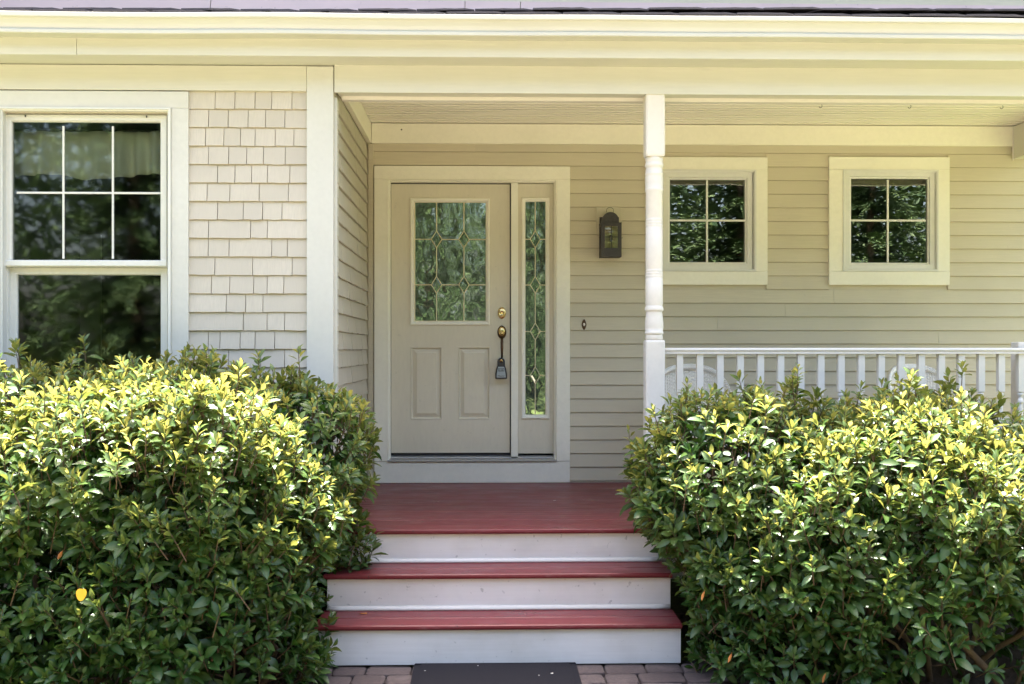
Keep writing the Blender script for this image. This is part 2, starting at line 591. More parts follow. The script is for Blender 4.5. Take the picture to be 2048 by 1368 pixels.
# --- lapped boards -------------------------------------------------------
def lap_mesh(name, h, butt, top, mat):
    v, f = [], []
    prof = [(0.0, 0.0), (-butt * 0.82, 0.0), (-butt, 0.0015), (-top - 0.003, h - 0.0034), (-0.0006, h - 0.0034), (-0.0004, h + 0.018), (0.0, h + 0.018)]
    n = len(prof)
    for x in (0.0, 1.0):
        v += [(x, a, b) for a, b in prof]
    for k in range(n):
        k2 = (k + 1) % n
        f.append((k, k2, n + k2, n + k))
    f += [tuple(range(n))[::-1], tuple(range(n, 2 * n))]
    me = mesh(name, v, f)
    bm = bmesh.new(); bm.from_mesh(me)
    bmesh.ops.recalc_face_normals(bm, faces=bm.faces)
    bm.to_mesh(me); bm.free()
    me.materials.append(mat)
    return me

CH = 0.1033
clap = lap_mesh('clapboard', CH, 0.017, 0.003, M['siding'])
Z0 = 0.5724
ztop = 3.2945
cas = 0.004
# what interrupts the boards: casings of door and windows, and the lantern's block
CUT = [
    (-0.8282, 0.6437, 0, 2.9763),
    (1.2255, 2.1401, 2.0853, 3.0504),
    (2.6088, 3.5311, 2.0855, 3.0564),
]
BLOCK = (0.8419, 1.0313, 2.4613, 2.6691)
k = 0
zc = 2.9814
while zc > DECK: zc -= CH
while zc < ztop - 0.02:
    lo, hi = zc, zc + CH
    spans = [(-0.8332, XR - 0.1)]
    for c in CUT + [BLOCK]:
        if c[2] < hi - 0.012 and c[3] > lo + 0.012:
            ns = []
            for a, b in spans:
                if c[1] < a or c[0] > b:
                    ns.append((a, b)); continue
                if c[0] - a > 0.01: ns.append((a, c[0] + cas))
                if b - c[1] > 0.01: ns.append((c[1] - cas, b))
            spans = ns
    # long runs are pieced together from two boards
    out = []
    for a, b in spans:
        if b - a > 1.9:
            s = rnd.uniform(a + 0.6, b - 0.7)
            out += [(a, s - 0.0008), (s + 0.0008, b)]
        else:
            out.append((a, b))
    for a, b in out:
        o = link('clapboard', clap, None, wall_b)
        o.location = (a, YB, lo + rnd.uniform(-0.0006, 0.0006))
        o.location = Vector(o.location)
        o.scale = (b - a, 1, 1)
        o.rotation_euler = (0, rnd.uniform(-0.0004, 0.0004), 0)
        o.parent = wall_b
        o.matrix_parent_inverse = Matrix.Identity(4)
    zc += CH
# shingles of the front wall, courses as they lie in the photograph
SHH = 0.1090
def shingle_mesh(name, h, butt, mat, seed):
    rr = random.Random(seed)
    v, f = [], []
    nx = 4
    prof = [(0.0, 0.0), (-butt * 0.85, 0.0), (-butt, 0.002), (-0.006, h - 0.0040), (-0.0006, h - 0.0040), (-0.0004, h + 0.016), (0.0, h + 0.016)]
    n = len(prof)
    for i in range(nx + 1):
        dz = rr.uniform(-0.0016, 0.0016)
        for q, (a, b) in enumerate(prof):
            v.append((i / nx, a, b + (dz if q in (0, 1, 2) else 0)))
    for i in range(nx):
        for k in range(n):
            k2 = (k + 1) % n
            f.append((i * n + k, i * n + k2, (i + 1) * n + k2, (i + 1) * n + k))
    f += [tuple(range(n))[::-1], tuple(range(nx * n, nx * n + n))]
    me = mesh(name, v, f)
    bm = bmesh.new(); bm.from_mesh(me)
    bmesh.ops.recalc_face_normals(bm, faces=bm.faces)
    bm.to_mesh(me); bm.free()
    me.materials.append(mat)
    return me
sh_f = [shingle_mesh('shingle', SHH, 0.018, M['shingle'], s) for s in range(5)]
ROWS = [
    [1252, 1366, 1482, 1578, 1695], [1214, 1327, 1442, 1542, 1654], [1196, 1302, 1398, 1482, 1598, 1706],
    [1214, 1330, 1434, 1530, 1656], [1266, 1366, 1462, 1553, 1683], [1206, 1337, 1506, 1674], [1266, 1414, 1525, 1637],
    [1214, 1456, 1553], [1212, 1332, 1578, 1668], [1250, 1468, 1696], [1230, 1336, 1474, 1552, 1648], [1316, 1427, 1527],
    [1414, 1551, 1653], [1212, 1280, 1396, 1482, 1595], [1212, 1330, 1515, 1652]]
SX0, SX1 = -1.7446, -1.0472
zt = 3.0160
def put_shingle(meshes, parent, a, b, y, z, gap=0.0042):
    o = link('shingle', rnd.choice(meshes), None, parent)
    o.location = (a + gap / 2, y, z + rnd.uniform(-0.0012, 0.0012))
    o.scale = (max(0.01, b - a - gap), rnd.uniform(0.82, 1.12), 1)
    o.rotation_euler = (rnd.uniform(-.006, .006), rnd.uniform(-.003, .003), 0)
    return o
for r in range(28):
    z = zt - r * SHH
    if z < 0.12: break
    if r < len(ROWS):
        js = [SX0 + (q - 1098) / 685.0 * (SX1 - SX0) for q in ROWS[r]]
    else:
        js, x = [], SX0 + rnd.uniform(.08, .16)
        while x < SX1 - 0.06:
            js.append(x); x += rnd.uniform(.09, .2)
    xs = [SX0] + js + [SX1]
    for a, b in zip(xs, xs[1:]):
        put_shingle(sh_f, wall_f, a, b, YF, z)
    # beyond the left window
    xs = [XL]
    while xs[-1] < -2.9256 - 0.08:
        xs.append(xs[-1] + rnd.uniform(.1, .2))
    for a, b in zip(xs, xs[1:]):
        put_shingle(sh_f, wall_f, a, b, YF, z)
# shingles of the return wall: local x runs away from the viewer
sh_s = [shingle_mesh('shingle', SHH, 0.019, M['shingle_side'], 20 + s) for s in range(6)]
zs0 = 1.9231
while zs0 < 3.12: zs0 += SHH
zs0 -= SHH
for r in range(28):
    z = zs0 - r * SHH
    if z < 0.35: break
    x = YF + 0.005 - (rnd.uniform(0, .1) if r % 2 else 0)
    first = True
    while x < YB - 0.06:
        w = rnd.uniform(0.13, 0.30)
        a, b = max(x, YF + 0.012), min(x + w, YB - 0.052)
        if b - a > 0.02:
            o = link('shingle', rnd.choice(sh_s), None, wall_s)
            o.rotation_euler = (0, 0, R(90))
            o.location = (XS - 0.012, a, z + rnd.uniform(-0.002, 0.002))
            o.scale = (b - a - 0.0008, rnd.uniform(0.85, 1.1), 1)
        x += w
# children of the three walls were written in world metres: bring them home
for w in (wall_b, wall_f, wall_s):
    for ch in w.children:
        ch.location = Vector(ch.location) - HP - Vector(w.location)

def HB(name, mat, *a, bevel=0.003):
    return H_(box(name, mat, house, *a, bevel=bevel))

# --- trim ------------------------------------------------------------------
YC = 6.51
CBX0, CBX1 = -1.0471, -0.8900
cb = HB('corner_board', M['trim_v'], CBX0, CBX1, YC - 0.004, YF - 0.001, 0.14, 3.2655)
HB('corner_board', M['trim_v'], CBX1 - 0.018, XS + 0.004, YF + 0.0005, YF + 0.07, 0.14, 3.09)
HB('frieze_board', M['trim'], XL, CBX0 - 0.0015, YC + 0.002, YF - 0.001, 3.1212, 3.2683)
HB('corner_board', M['siding'], XS + 0.004, -0.8332, YB - 0.022, YB + 0.002, DECK + 0.001, 3.1405 - 0.001)
HB('frieze_board', M['trim_lifted'], XS + 0.03, XR - 0.1, YB - 0.032, YB - 0.0005, 3.1436, CEIL - 0.001)
HB('frieze_board', M['trim_lifted'], XS - 0.006, XS + 0.028, YF + 0.13, YB - 0.034, 3.1436, CEIL - 0.001)
# porch beam, built up from a front face and a lower inner member
BX0 = -0.8843
BB = 3.1113
HB('porch_beam', M['trim'], BX0, XR, 6.50, 6.528, BB, 3.2738)
HB('porch_beam', M['trim'], XS + 0.006, XR, 6.5285, 6.62, BB + 0.004, 3.285, bevel=0.002)
HB('porch_beam', M['white'], XS + 0.02, XR, 6.6205, 6.68, BB - 0.0165, 3.285, bevel=0.002)  # white paint stands in for the light on this inner strip
HB('cross_beam', M['trim'], 4.0181, 4.0181 + 0.16, 6.682, YB - 0.033, 3.0437, CEIL - 0.002)
HB('caulk_bead', M['white'], 4.0181 - 0.007, 4.0181 - 0.0005, YB - 0.046, YB - 0.0335, 3.0323, CEIL - 0.03, bevel=0.002)
# porch ceiling of narrow beaded boards
ceil = H_(MB().box(XS, XR, 6.6, YB + 0.13, CEIL + 0.012, CEIL + 0.03).build('porch_ceiling', M['ceiling'], house))
prof = [(0.0, 0.014), (0.0, 0.0006), (0.001, 0.0), (0.012, 0.0), (0.0145, 0.0042), (0.0762, 0.0042), (0.0762, 0.014)]
mbc = MB().extrude_x(prof, 0, 1)
bo = mbc.build('ceiling_board', M['ceiling'], ceil)
yb = 6.682
first = True
while yb < YB - 0.03:
    o = bo if first else link('ceiling_board', bo.data, None, ceil)
    first = False
    o.location = Vector((XS + 0.02, yb, CEIL + rnd.uniform(0, 0.0008))) - HP - Vector(ceil.location)
    o.scale = (XR - XS - 0.02, 1, 1)
    yb += 0.0766
# eave: soffit, fascia, gutter
YFA = 6.31
HB('soffit', M['trim'], XL, XR, YFA + 0.02, 6.56, 3.2725, 3.292, bevel=0.0)
sj = -2.3175
HB('fascia_board', M['trim'], XL, sj - 0.001, YFA, YFA + 0.0195, 3.2722, 3.50)
HB('fascia_board', M['trim'], sj + 0.001, XR, YFA, YFA + 0.0195, 3.2722 + 0.001, 3.50)
gz0, gz1 = 3.3671, 3.4796
gp = [(6.308, gz0 + 0.001), (6.214, gz0), (6.208, gz0 + 0.004), (6.207, gz0 + 0.020), (6.210, gz0 + 0.024), (6.224, gz0 + 0.027), (6.222, gz0 + 0.036),
      (6.212, gz0 + 0.055), (6.198, gz0 + 0.075), (6.190, gz0 + 0.090), (6.188, gz1 - 0.031), (6.182, gz1 - 0.028), (6.179, gz1 - 0.024), (6.179, gz1 - 0.002), (6.183, gz1),
      (6.197, gz1), (6.197, gz1 - 0.004), (6.186, gz1 - 0.006), (6.194, gz0 + 0.092), (6.226, gz0 + 0.05), (6.228, gz0 + 0.006), (6.308, gz0 + 0.006)]
gut = H_(MB().extrude_x(gp, XL - 0.1, XR + 0.1, 40, 0.006).build('gutter', M['gutter'], house))
# low porch roof with its ragged shingle edge, flashing and the wall above
roof = MB()
RZ = 3.512
sl = 0.235
roof.v += [(XL - .1, 6.30, RZ), (XR + .1, 6.30, RZ), (XR + .1, 7.46, RZ + sl * 1.16), (XL - .1, 7.46, RZ + sl * 1.16),
           (XL - .1, 6.30, RZ - 0.03), (XR + .1, 6.30, RZ - 0.03), (XR + .1, 7.46, RZ + sl * 1.16 - 0.03), (XL - .1, 7.46, RZ + sl * 1.16 - 0.03)]
roof.f += [(0, 1, 2, 3), (7, 6, 5, 4), (0, 4, 5, 1), (1, 5, 6, 2), (2, 6, 7, 3), (3, 7, 4, 0)]
roof = H_(roof.build('porch_roof', M['asphalt'], house))
def roof_tab():
    bm = bmesh.new()
    nx = 6
    rr = random.Random(5)
    top, bot = [], []
    vv = []
    for j, (yy, zz) in enumerate(((0, 0), (0.45, 0.45 * sl))):
        for i in range(nx + 1):
            w = rr.uniform(-0.004, 0.005) if j == 0 else 0
            vv.append((bm.verts.new((i / nx, yy, zz + 0.009 + w)), bm.verts.new((i / nx, yy, zz + w * 0.4))))
    for i in range(nx):
        a, b, c, d = vv[i], vv[i + 1], vv[nx + 1 + i], vv[nx + 2 + i]
        bm.faces.new((a[0], b[0], d[0], c[0])); bm.faces.new((a[1], c[1], d[1], b[1])); bm.faces.new((a[0], a[1], b[1], b[0]))
        bm.faces.new((c[0], d[0], d[1], c[1]))
    bm.faces.new((vv[0][0], vv[nx + 1][0], vv[nx + 1][1], vv[0][1]))
    bm.faces.new((vv[nx][0], vv[nx][1], vv[2 * nx + 1][1], vv[2 * nx + 1][0]))
    me = bpy.data.meshes.new('roof_shingle')
    bm.to_mesh(me); bm.free()
    me.materials.append(M['asphalt'])
    return me
rt = roof_tab()
for layer in range(2):
    x = XL - (0.17 if layer else 0.0)
    while x < XR:
        o = link('roof_shingle', rt, None, roof)
        # the eave courses lift a little more toward the right
        lift = 0.024 * max(0.0, min(1.0, (x + 1.2) / 3.0))
        o.location = Vector((x, 6.255 + rnd.uniform(-0.006, 0.004) + layer * 0.012, RZ + 0.001 + layer * 0.013 + lift * (layer + .4) + rnd.uniform(-0.001, 0.003) - 0.012)) - HP - Vector(roof.location)
        o.scale = (0.328, 1, 1)
        o.rotation_euler = (0, -0.008 * (layer + .4) * (1 if x > -1.2 and x < 1.8 else 0) + rnd.uniform(-0.006, 0.006), 0)
        x += 0.332
nl = MB().lathe([(.001, 0), (.006, 0), (.006, .002), (.002, .006)], n=10, axis='Y').build('nail', M['iron'], house)
nl.location = Vector((-0.6221, YB - .0325, 3.2456)) - HP
FX = [XL, -1.8291, -0.1307, 0.2416, XR]
for a, b in zip(FX, FX[1:]):
    mb = MB()
    n = 14
    for i in range(n + 1):
        x = a + 0.0025 + (b - a - 0.005) * i / n
        wz = 0.006 * noise.noise(Vector((x * 2.1, 1, 5)))
        mb.v += [(x, 7.36, 3.80 + wz), (x, 7.385, 3.875 + wz * 0.3), (x, 7.405, 3.9401), (x, 7.41, 3.9401), (x, 7.392, 3.87), (x, 7.366, 3.79)]
    for i in range(n):
        for q in range(6):
            q2 = (q + 1) % 6
            mb.f.append((i * 6 + q, i * 6 + q2, i * 6 + 6 + q2, i * 6 + 6 + q))
    mb.f += [tuple(range(6)), tuple(range(n * 6, n * 6 + 6))[::-1]]
    H_(mb.build('flashing', M['flashing'], house))
uw = H_(MB().box(XL, XR, 7.43, 7.55, 3.30, 5.4).build('upper_wall', M['siding'], house))
for i in range(3):
    o = link('clapboard', clap, None, uw)
    o.location = Vector((XL, 7.43, 3.9433 - 0.004 + i * CH)) - HP - Vector(uw.location)
    o.scale = (XR - XL, 1, 1)
rf = MB()
rf.v += [(XL - .3, 7.12, 5.30), (XR + .3, 7.12, 5.30), (XR + .3, 11, 7.2), (XL - .3, 11, 7.2), (XL - .3, 15, 5.2), (XR + .3, 15, 5.2),
         (XL - .3, 7.12, 5.16), (XR + .3, 7.12, 5.16), (XR + .3, 15, 5.06), (XL - .3, 15, 5.06)]
rf.f += [(0, 1, 2, 3), (3, 2, 5, 4), (6, 7, 1, 0), (9, 4, 5, 8), (6, 9, 8, 7), (0, 3, 4, 9, 6), (1, 7, 8, 5, 2)]
H_(rf.build('main_roof', M['asphalt'], house))

# --- rooms behind the glass ------------------------------------------------
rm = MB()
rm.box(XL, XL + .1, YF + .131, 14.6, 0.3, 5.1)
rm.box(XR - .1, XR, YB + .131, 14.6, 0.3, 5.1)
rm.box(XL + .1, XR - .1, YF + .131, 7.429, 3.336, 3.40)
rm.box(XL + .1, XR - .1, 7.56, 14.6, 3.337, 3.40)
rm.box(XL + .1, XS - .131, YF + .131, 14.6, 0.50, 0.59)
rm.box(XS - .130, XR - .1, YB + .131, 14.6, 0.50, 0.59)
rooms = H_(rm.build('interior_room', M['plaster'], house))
FW = (-5.5323, -5.3255, 1.8415, 2.1222)
hole_wall('rear_wall', M['plaster'], 14.5, 14.6, XL + .1, XR - .1, 0.3, 5.1, [(FW[0] - .05, FW[1], FW[2] - .08, FW[3])])
HB('rear_window_bar', M['vinyl'], FW[0] - .05, FW[1], 14.49, 14.54, 2.0047, 2.0243, bevel=0)
HB('interior_door', M['riser'], -3.3866, -3.2165, 9.3, 9.34, 0.6, 2.5589)
HB('interior_partition', M['plaster'], XS - .25, XS - .131, YB + .14, 14.48, 0.6, 3.29, bevel=0)

# --- windows -----------------------------------------------------------------
def casing(parent, mat, outer, inner, y0, y1, base=True):
    """Butted boards: head over the jambs."""
    ox0, ox1, oz0, oz1 = outer
    ix0, ix1, iz0, iz1 = inner
    ps = [(ox0, ox1, iz1, oz1), (ox0, ix0, oz0 if not base else iz0, iz1 - 0.0008), (ix1, ox1, oz0 if not base else iz0, iz1 - 0.0008)]
    if base:
        ps.append((ox0, ox1, oz0, iz0 - 0.0008))
    for a, b, c, d in ps:
        o = MB().box(a, b, y0, y1, c, d).build('casing_board', mat, parent, 0.0025)
        o.location = -HP
def P_(o):
    o.location = -HP
    return o

def small_window(outer, mould, sash, glassr, mx, mz, px):
    w = bpy.data.objects.new('porch_window', None); COL.objects.link(w); w.parent = house
    casing(w, M['trim_lifted'], outer, mould, YB - 0.034, YB - 0.0005)
    mb = MB().ring(mould, [(0.0005, YB - 0.001), (0.0005, YB - 0.040), (0.012, YB - 0.040), (0.013, YB - 0.030), (0.019, YB - 0.028), (0.019, YB + 0.09)])
    P_(mb.build('brick_mould', M['vinyl'], w))
    gi = glassr[0] - sash[0]
    mb = MB().ring(sash, [(0.0, YB + 0.06), (0.0, YB - 0.016), (0.002, YB - 0.018), (gi * 0.72, YB - 0.018), (gi * 0.80, YB - 0.006), (gi, YB - 0.002), (gi, YB + 0.05)])
    P_(mb.build('sash', M['vinyl'], w))
    hw = 0.0075
    gx0, gx1, gz0_, gz1_ = glassr
    P_(MB().box(mx - hw, mx + hw, YB - 0.003, YB + 0.004, gz0_, gz1_).build('muntin', M['vinyl'], w, 0.002))
    P_(MB().box(gx0, mx - hw, YB - 0.002, YB + 0.004, mz - hw, mz + hw).build('muntin', M['vinyl'], w, 0.002))
    P_(MB().box(mx + hw, gx1, YB - 0.002, YB + 0.004, mz - hw, mz + hw).build('muntin', M['vinyl'], w, 0.002))
    rr = random.Random(int(px))
    for (a, b) in ((gx0, mx), (mx, gx1)):
        for (c, d) in ((gz0_, mz), (mz, gz1_)):
            mb = MB().box(a - .001, b + .001, YB + 0.006, YB + 0.010, c - .001, d + .001)
            P_(mb.build('pane', M['glass'], w))
    return w
small_window(CUT[1], (1.3271, 2.0537, 2.1869, 2.9554),
             (1.3477, 2.0295, 2.2027, 2.9381),
             (1.4026, 1.9765, 2.2566, 2.8809), 1.6863, 2.5742, 1414)
small_window(CUT[2], (2.7146, 3.4454, 2.1893, 2.9610),
             (2.7351, 3.4245, 2.2052, 2.9475),
             (2.7864, 3.3632, 2.2593, 2.8881), 3.0689, 2.5782, 1775)

# the tall double-hung window on the left
w = bpy.data.objects.new('double_hung_window', None); COL.objects.link(w); w.parent = house
mo = (WL[0] - 0.004, WL[1] + 0.012, 0.90, WL[3] + 0.026)
casing(w, M['trim_v'], (-2.9269, -1.7405, 0.80, 3.1150 - 0.001), mo, YC + 0.001, YF - 0.0005)
P_(MB().ring(mo, [(0.0005, YF), (0.0005, YC - 0.012), (0.011, YC - 0.013), (0.013, YC - 0.004), (0.020, YC - 0.001), (0.020, YF + 0.03), (0.028, YF + 0.03), (0.028, YF + 0.12)]).build('window_frame', M['vinyl'], w))
zm = 2.1254
us = (-2.8299, -1.8817, zm - 0.038, 2.9825)
ug = (-2.7657, -1.9228, 2.1347, 2.9205)
mb = MB()
mb.ring(us, [(0.0, YF + .06), (0.0, YF + .018), (0.012, YF + .016), (0.0125, YF + .022), (0.030, YF + .022), (0.038, YF + .030), (0.041, YF + .05)])
P_(mb.build('upper_sash', M['vinyl'], w))
for px in (0,):
    v1, v2, hz = -2.4921, -2.2019, 2.5246
hw = 0.0062
for vx in (v1, v2):
    P_(MB().box(vx - hw, vx + hw, YF + .034, YF + .042, ug[2], ug[3]).build('muntin', M['vinyl'], w, .002))
for a, b in ((ug[0], v1 - hw), (v1 + hw, v2 - hw), (v2 + hw, ug[1])):
    P_(MB().box(a, b, YF + .035, YF + .042, hz - hw, hz + hw).build('muntin', M['vinyl'], w, .002))
xs = [us[0] + .03, v1, v2, us[1] - .03]
for a, b in zip(xs, xs[1:]):
    for c, d in ((us[2] + .030, hz), (hz, us[3] - .03)):
        P_(MB().box(a, b, YF + .044, YF + .048, c, d).build('pane', M['glass_big'], w))
P_(MB().extrude_x([(YF + .012, zm - 0.001), (YF + .006, zm - .006), (YF + .006, zm - .034), (YF + .014, zm - .04), (YF + .03, zm - .043), (YF + .06, zm - .043), (YF + .06, zm - .001)], us[0] - .003, us[1] + .003).build('meeting_rail', M['vinyl'], w, 0.002))
ls = (-2.8149, -1.8902, 0.92, zm - 0.044)
mb = MB().ring(ls, [(0.0, YF + .11), (0.0, YF + .062), (0.034, YF + .062), (0.040, YF + .07), (0.043, YF + .09)])
P_(mb.build('lower_sash', M['vinyl'], w))
P_(MB().box(ls[0] + .03, ls[1] - .03, YF + .078, YF + .082, ls[2] + .03, ls[3] - .004).build('pane', M['glass_big'], w))
P_(MB().box(WL[0] - .01, WL[1] + .01, YC - .05, YF + .12, 0.865, 0.899).build('window_sill', M['vinyl'], w, .004))
for px in (-2.7047, -1.9961):
    P_(MB().box(px - .003, px + .003, YF + .008, YF + .015, us[3] - .016, us[3] - .003).build('sash_clip', M['gap'], w))

# the cloth valance hanging inside that window
vb, n = MB(), 90
x0, x1 = -2.8661, -1.9215
zt_, zb_ = 2.9194, 2.6440
for j in range(9):
    t = j / 8
    for i in range(n + 1):
        u = i / n
        fold = (0.010 + 0.016 * t) * math.sin(u * 46 + 2.2 * math.sin(u * 7)) + 0.008 * math.sin(u * 17 + 1)
        sag = 0.012 * math.sin(u * 9.0) + 0.02 * noise.noise(Vector((u * 5, 2, 0)))
        vb.v.append((x0 + (x1 - x0) * u, 6.735 + fold, zt_ + (zb_ - zt_) * t + sag * t))
for j in range(8):
    for i in range(n):
        a = j * (n + 1) + i
        vb.f.append((a, a + 1, a + n + 2, a + n + 1))
val = thing('valance', 'gathered pale cloth valance hanging inside the tall left window', 'curtain', ((x0 + x1) / 2, 6.735, zt_))
o = vb.build('cloth', M['fabric'], val, smooth=True); o.location = -Vector(val.location)
sm = o.modifiers.new('solid', 'SOLIDIFY'); sm.thickness = 0.0015
o = MB().tube([(x0 - .03, 6.735, zt_ + .004), (x1 + .03, 6.735, zt_ + .004)], 0.007, 8).build('rod', M['gap'], val); o.location = -Vector(val.location)

# --- entry door ------------------------------------------------------------
dc = bpy.data.objects.new('door_frame', None); COL.objects.link(dc); dc.parent = house
co = (-0.8258, 0.6433, 0.7571, 2.9742)
ci = (-0.7268, 0.5434, 0.7571, 2.8747)
casing(dc, M['trim_lifted'], co, ci, YB - 0.036, YB - 0.0005, base=False)
P_(MB().box(co[0] + .001, co[1] - .001, YB - .034, YB - .0005, DECK + .002, co[2] - .003).build('kick_board', M['trim_lifted'], dc, .002))
zs_ = co[2]
P_(MB().extrude_x([(YB - .05, zs_ - .001), (YB - .05, zs_ + .010), (YB - .03, zs_ + .014), (YB + .01, zs_ + .022), (YB + .012, zs_ + .026), (YB + .05, zs_ + .036), (YB + .12, zs_ + .036), (YB + .12, zs_ - .001)], ci[0] + .001, ci[1] - .001).build('door_sill', M['sill'], dc, .001))
# stop mouldings and jambs (a U open at the sill)
def jamb(rect, prof, name, mat):
    x0, x1, z0, z1 = rect
    mb = MB()
    for i, y in prof:
        mb.v += [(x0 + i, y, z0), (x0 + i, y, z1 - i), (x1 - i, y, z1 - i), (x1 - i, y, z0)]
    for k in range(len(prof) - 1):
        a, b = 4 * k, 4 * k + 4
        for j in range(3):
            mb.f.append((a + j, a + j + 1, b + j + 1, b + j))
    return P_(mb.build(name, mat, dc))
jamb((ci[0], ci[1], zs_ + .012, ci[3]), [(0.0, YB - .0005), (0.0, YB - .030), (0.005, YB - .034), (0.011, YB - .030), (0.012, YB - .014), (0.019, YB - .010), (0.019, YB + .10)], 'jamb', M['trim_lifted'])
mx0, mx1 = 0.2000, 0.2528
P_(MB().box(mx0, mx1, YB - .006, YB + .10, zs_ + .030, ci[3] - .02).build('mullion', M['trim_lifted'], dc, .003))
zd0, zd1 = 0.8152, 2.8462
P_(MB().box(ci[0] + .016, mx0 + .004, YB + .045, YB + .1, zs_ + .036, ci[3] - .012).build('weatherstrip', M['gap'], dc))

door = bpy.data.objects.new('entry_door', None); COL.objects.link(door); door.parent = house
YD = YB + .028
dx0, dx1 = -0.7041, 0.1912
GF = (-0.5603, 0.0397, 1.7813, 2.7409)
G = (-0.5308, 0.0151, 1.8080, 2.7139)
PL = (-0.5571, -0.3213, 1.0671, 1.6151)
PR = (-0.1985, 0.0416, 1.0665, 1.6151)
# slab face with openings for the glass and the two panels
mb = MB()
xs = [dx0, PL[0], PL[1], PR[0], PR[1], dx1]
def slab(x0, x1, z0, z1): mb.box(x0, x1, YD, YD + .042, z0, z1)
slab(dx0, dx1, GF[3] - .006, zd1)
slab(dx0, GF[0] + .006, GF[2] + .006, GF[3] - .006)
slab(GF[1] - .006, dx1, GF[2] + .006, GF[3] - .006)
slab(dx0, dx1, PL[3], GF[2] + .006)
slab(dx0, PL[0], PL[2], PL[3]); slab(PL[1], PR[0], PL[2], PL[3]); slab(PR[1], dx1, PL[2], PL[3])
slab(dx0, dx1, zd0, PL[2])
me_ = mesh('door_leaf', mb.v, mb.f)
bm = bmesh.new(); bm.from_mesh(me_)
bmesh.ops.remove_doubles(bm, verts=bm.verts, dist=1e-5)
bm.to_mesh(me_); bm.free()
P_(link('door_leaf', me_, M['door'], door))
for PP in (PL, PR):
    mb = MB().ring(PP, [(0.0, YD + .0005), (0.003, YD - .004), (0.008, YD - .002), (0.010, YD + .010), (0.014, YD + .014), (0.018, YD + .014), (0.043, YD + .004), (0.044, YD - .0005), (0.046, YD - .001)])
    x0, x1, z0, z1 = PP
    mb.plate((x0 + .046, x1 - .046, z0 + .046, z1 - .046), YD - .001)
    P_(mb.build('door_panel', M['door'], door))
def lite_frame(parent, outer, inner, yf):
    i = inner[0] - outer[0]
    mb = MB().ring(outer, [(0.0, yf + .0), (0.001, yf - .012), (0.006, yf - .014), (i * .55, yf - .012), (i * .65, yf - .006), (i - .003, yf - .004), (i, yf + .004), (i, yf + .03)])
    return P_(mb.build('lite_frame', M['trim_lifted'], parent))
lite_frame(door, GF, G, YD)
CW = 0.0072
def came_bar(parent, p, q, y, wdt=CW):
    (xa, za), (xb, zb) = p, q
    d = Vector((xb - xa, 0, zb - za)); L = d.length; d.normalize()
    nrm = Vector((-d.z, 0, d.x)) * wdt * 0.5
    a, b = Vector((xa, y, za)), Vector((xb, y, zb))
    mb = MB()
    o1 = Vector((0, -0.004, 0))
    mb.v = [a - nrm, a + nrm, b + nrm, b - nrm, a + o1, b + o1]
    mb.f = [(0, 4, 5, 3), (4, 1, 2, 5), (0, 1, 4), (3, 5, 2), (0, 3, 2, 1)]
    return P_(mb.build('came', M['came'], parent))
def diamond(parent, cx, cz, hw, hh, y):
    mb = MB()
    k = 0.55
    mb.v = [(cx - hw, y, cz), (cx, y, cz - hh), (cx + hw, y, cz), (cx, y, cz + hh)]
    mb.v += [(cx - hw * k, y - .0018, cz), (cx, y - .0018, cz - hh * k), (cx + hw * k, y - .0018, cz), (cx, y - .0018, cz + hh * k)]
    for j in range(4):
        j2 = (j + 1) % 4
        mb.f.append((j, j2, 4 + j2, 4 + j))
    mb.f.append((4, 5, 6, 7))
    P_(mb.build('diamond_pane', M['bevel'], parent))
    pts = [(cx - hw, cz), (cx, cz - hh), (cx + hw, cz), (cx, cz + hh)]
    for j in range(4):
        came_bar(parent, pts[j], pts[(j + 1) % 4], y - .001, CW * .9)
YG = YD + .012
cv = [-0.3631, -0.1563]
chz = [2.0855, 2.4296]
DHW, DHH = 0.040, 0.064
gx = [G[0]] + cv + [G[1]]
gz = [G[2]] + chz + [G[3]]
rr = random.Random(11)
for i in range(3):
    for j in range(3):
        mb = MB().box(gx[i] - .0005, gx[i + 1] + .0005, YG, YG + .004, gz[j] - .0005, gz[j + 1] + .0005)
        o = P_(mb.build('pane', M['rain'], door))
for x in cv:
    for j in range(3):
        a = gz[j] + (DHH if j else 0.002); b = gz[j + 1] - (DHH if j < 2 else 0.002)
        came_bar(door, (x, a), (x, b), YG - .001)
for z in chz:
    for i in range(3):
        a = gx[i] + (DHW if i else .002); b = gx[i + 1] - (DHW if i < 2 else .002)
        came_bar(door, (a, z), (b, z), YG - .001)
for x in cv:
    for z in chz:
        diamond(door, x, z, DHW, DHH, YG - .002)
for a, b in (((G[0] + .003, G[2]), (G[0] + .003, G[3])), ((G[1] - .003, G[2]), (G[1] - .003, G[3])), ((G[0], G[2] + .003), (G[1], G[2] + .003)), ((G[0], G[3] - .003), (G[1], G[3] - .003))):
    came_bar(door, a, b, YG - .001)
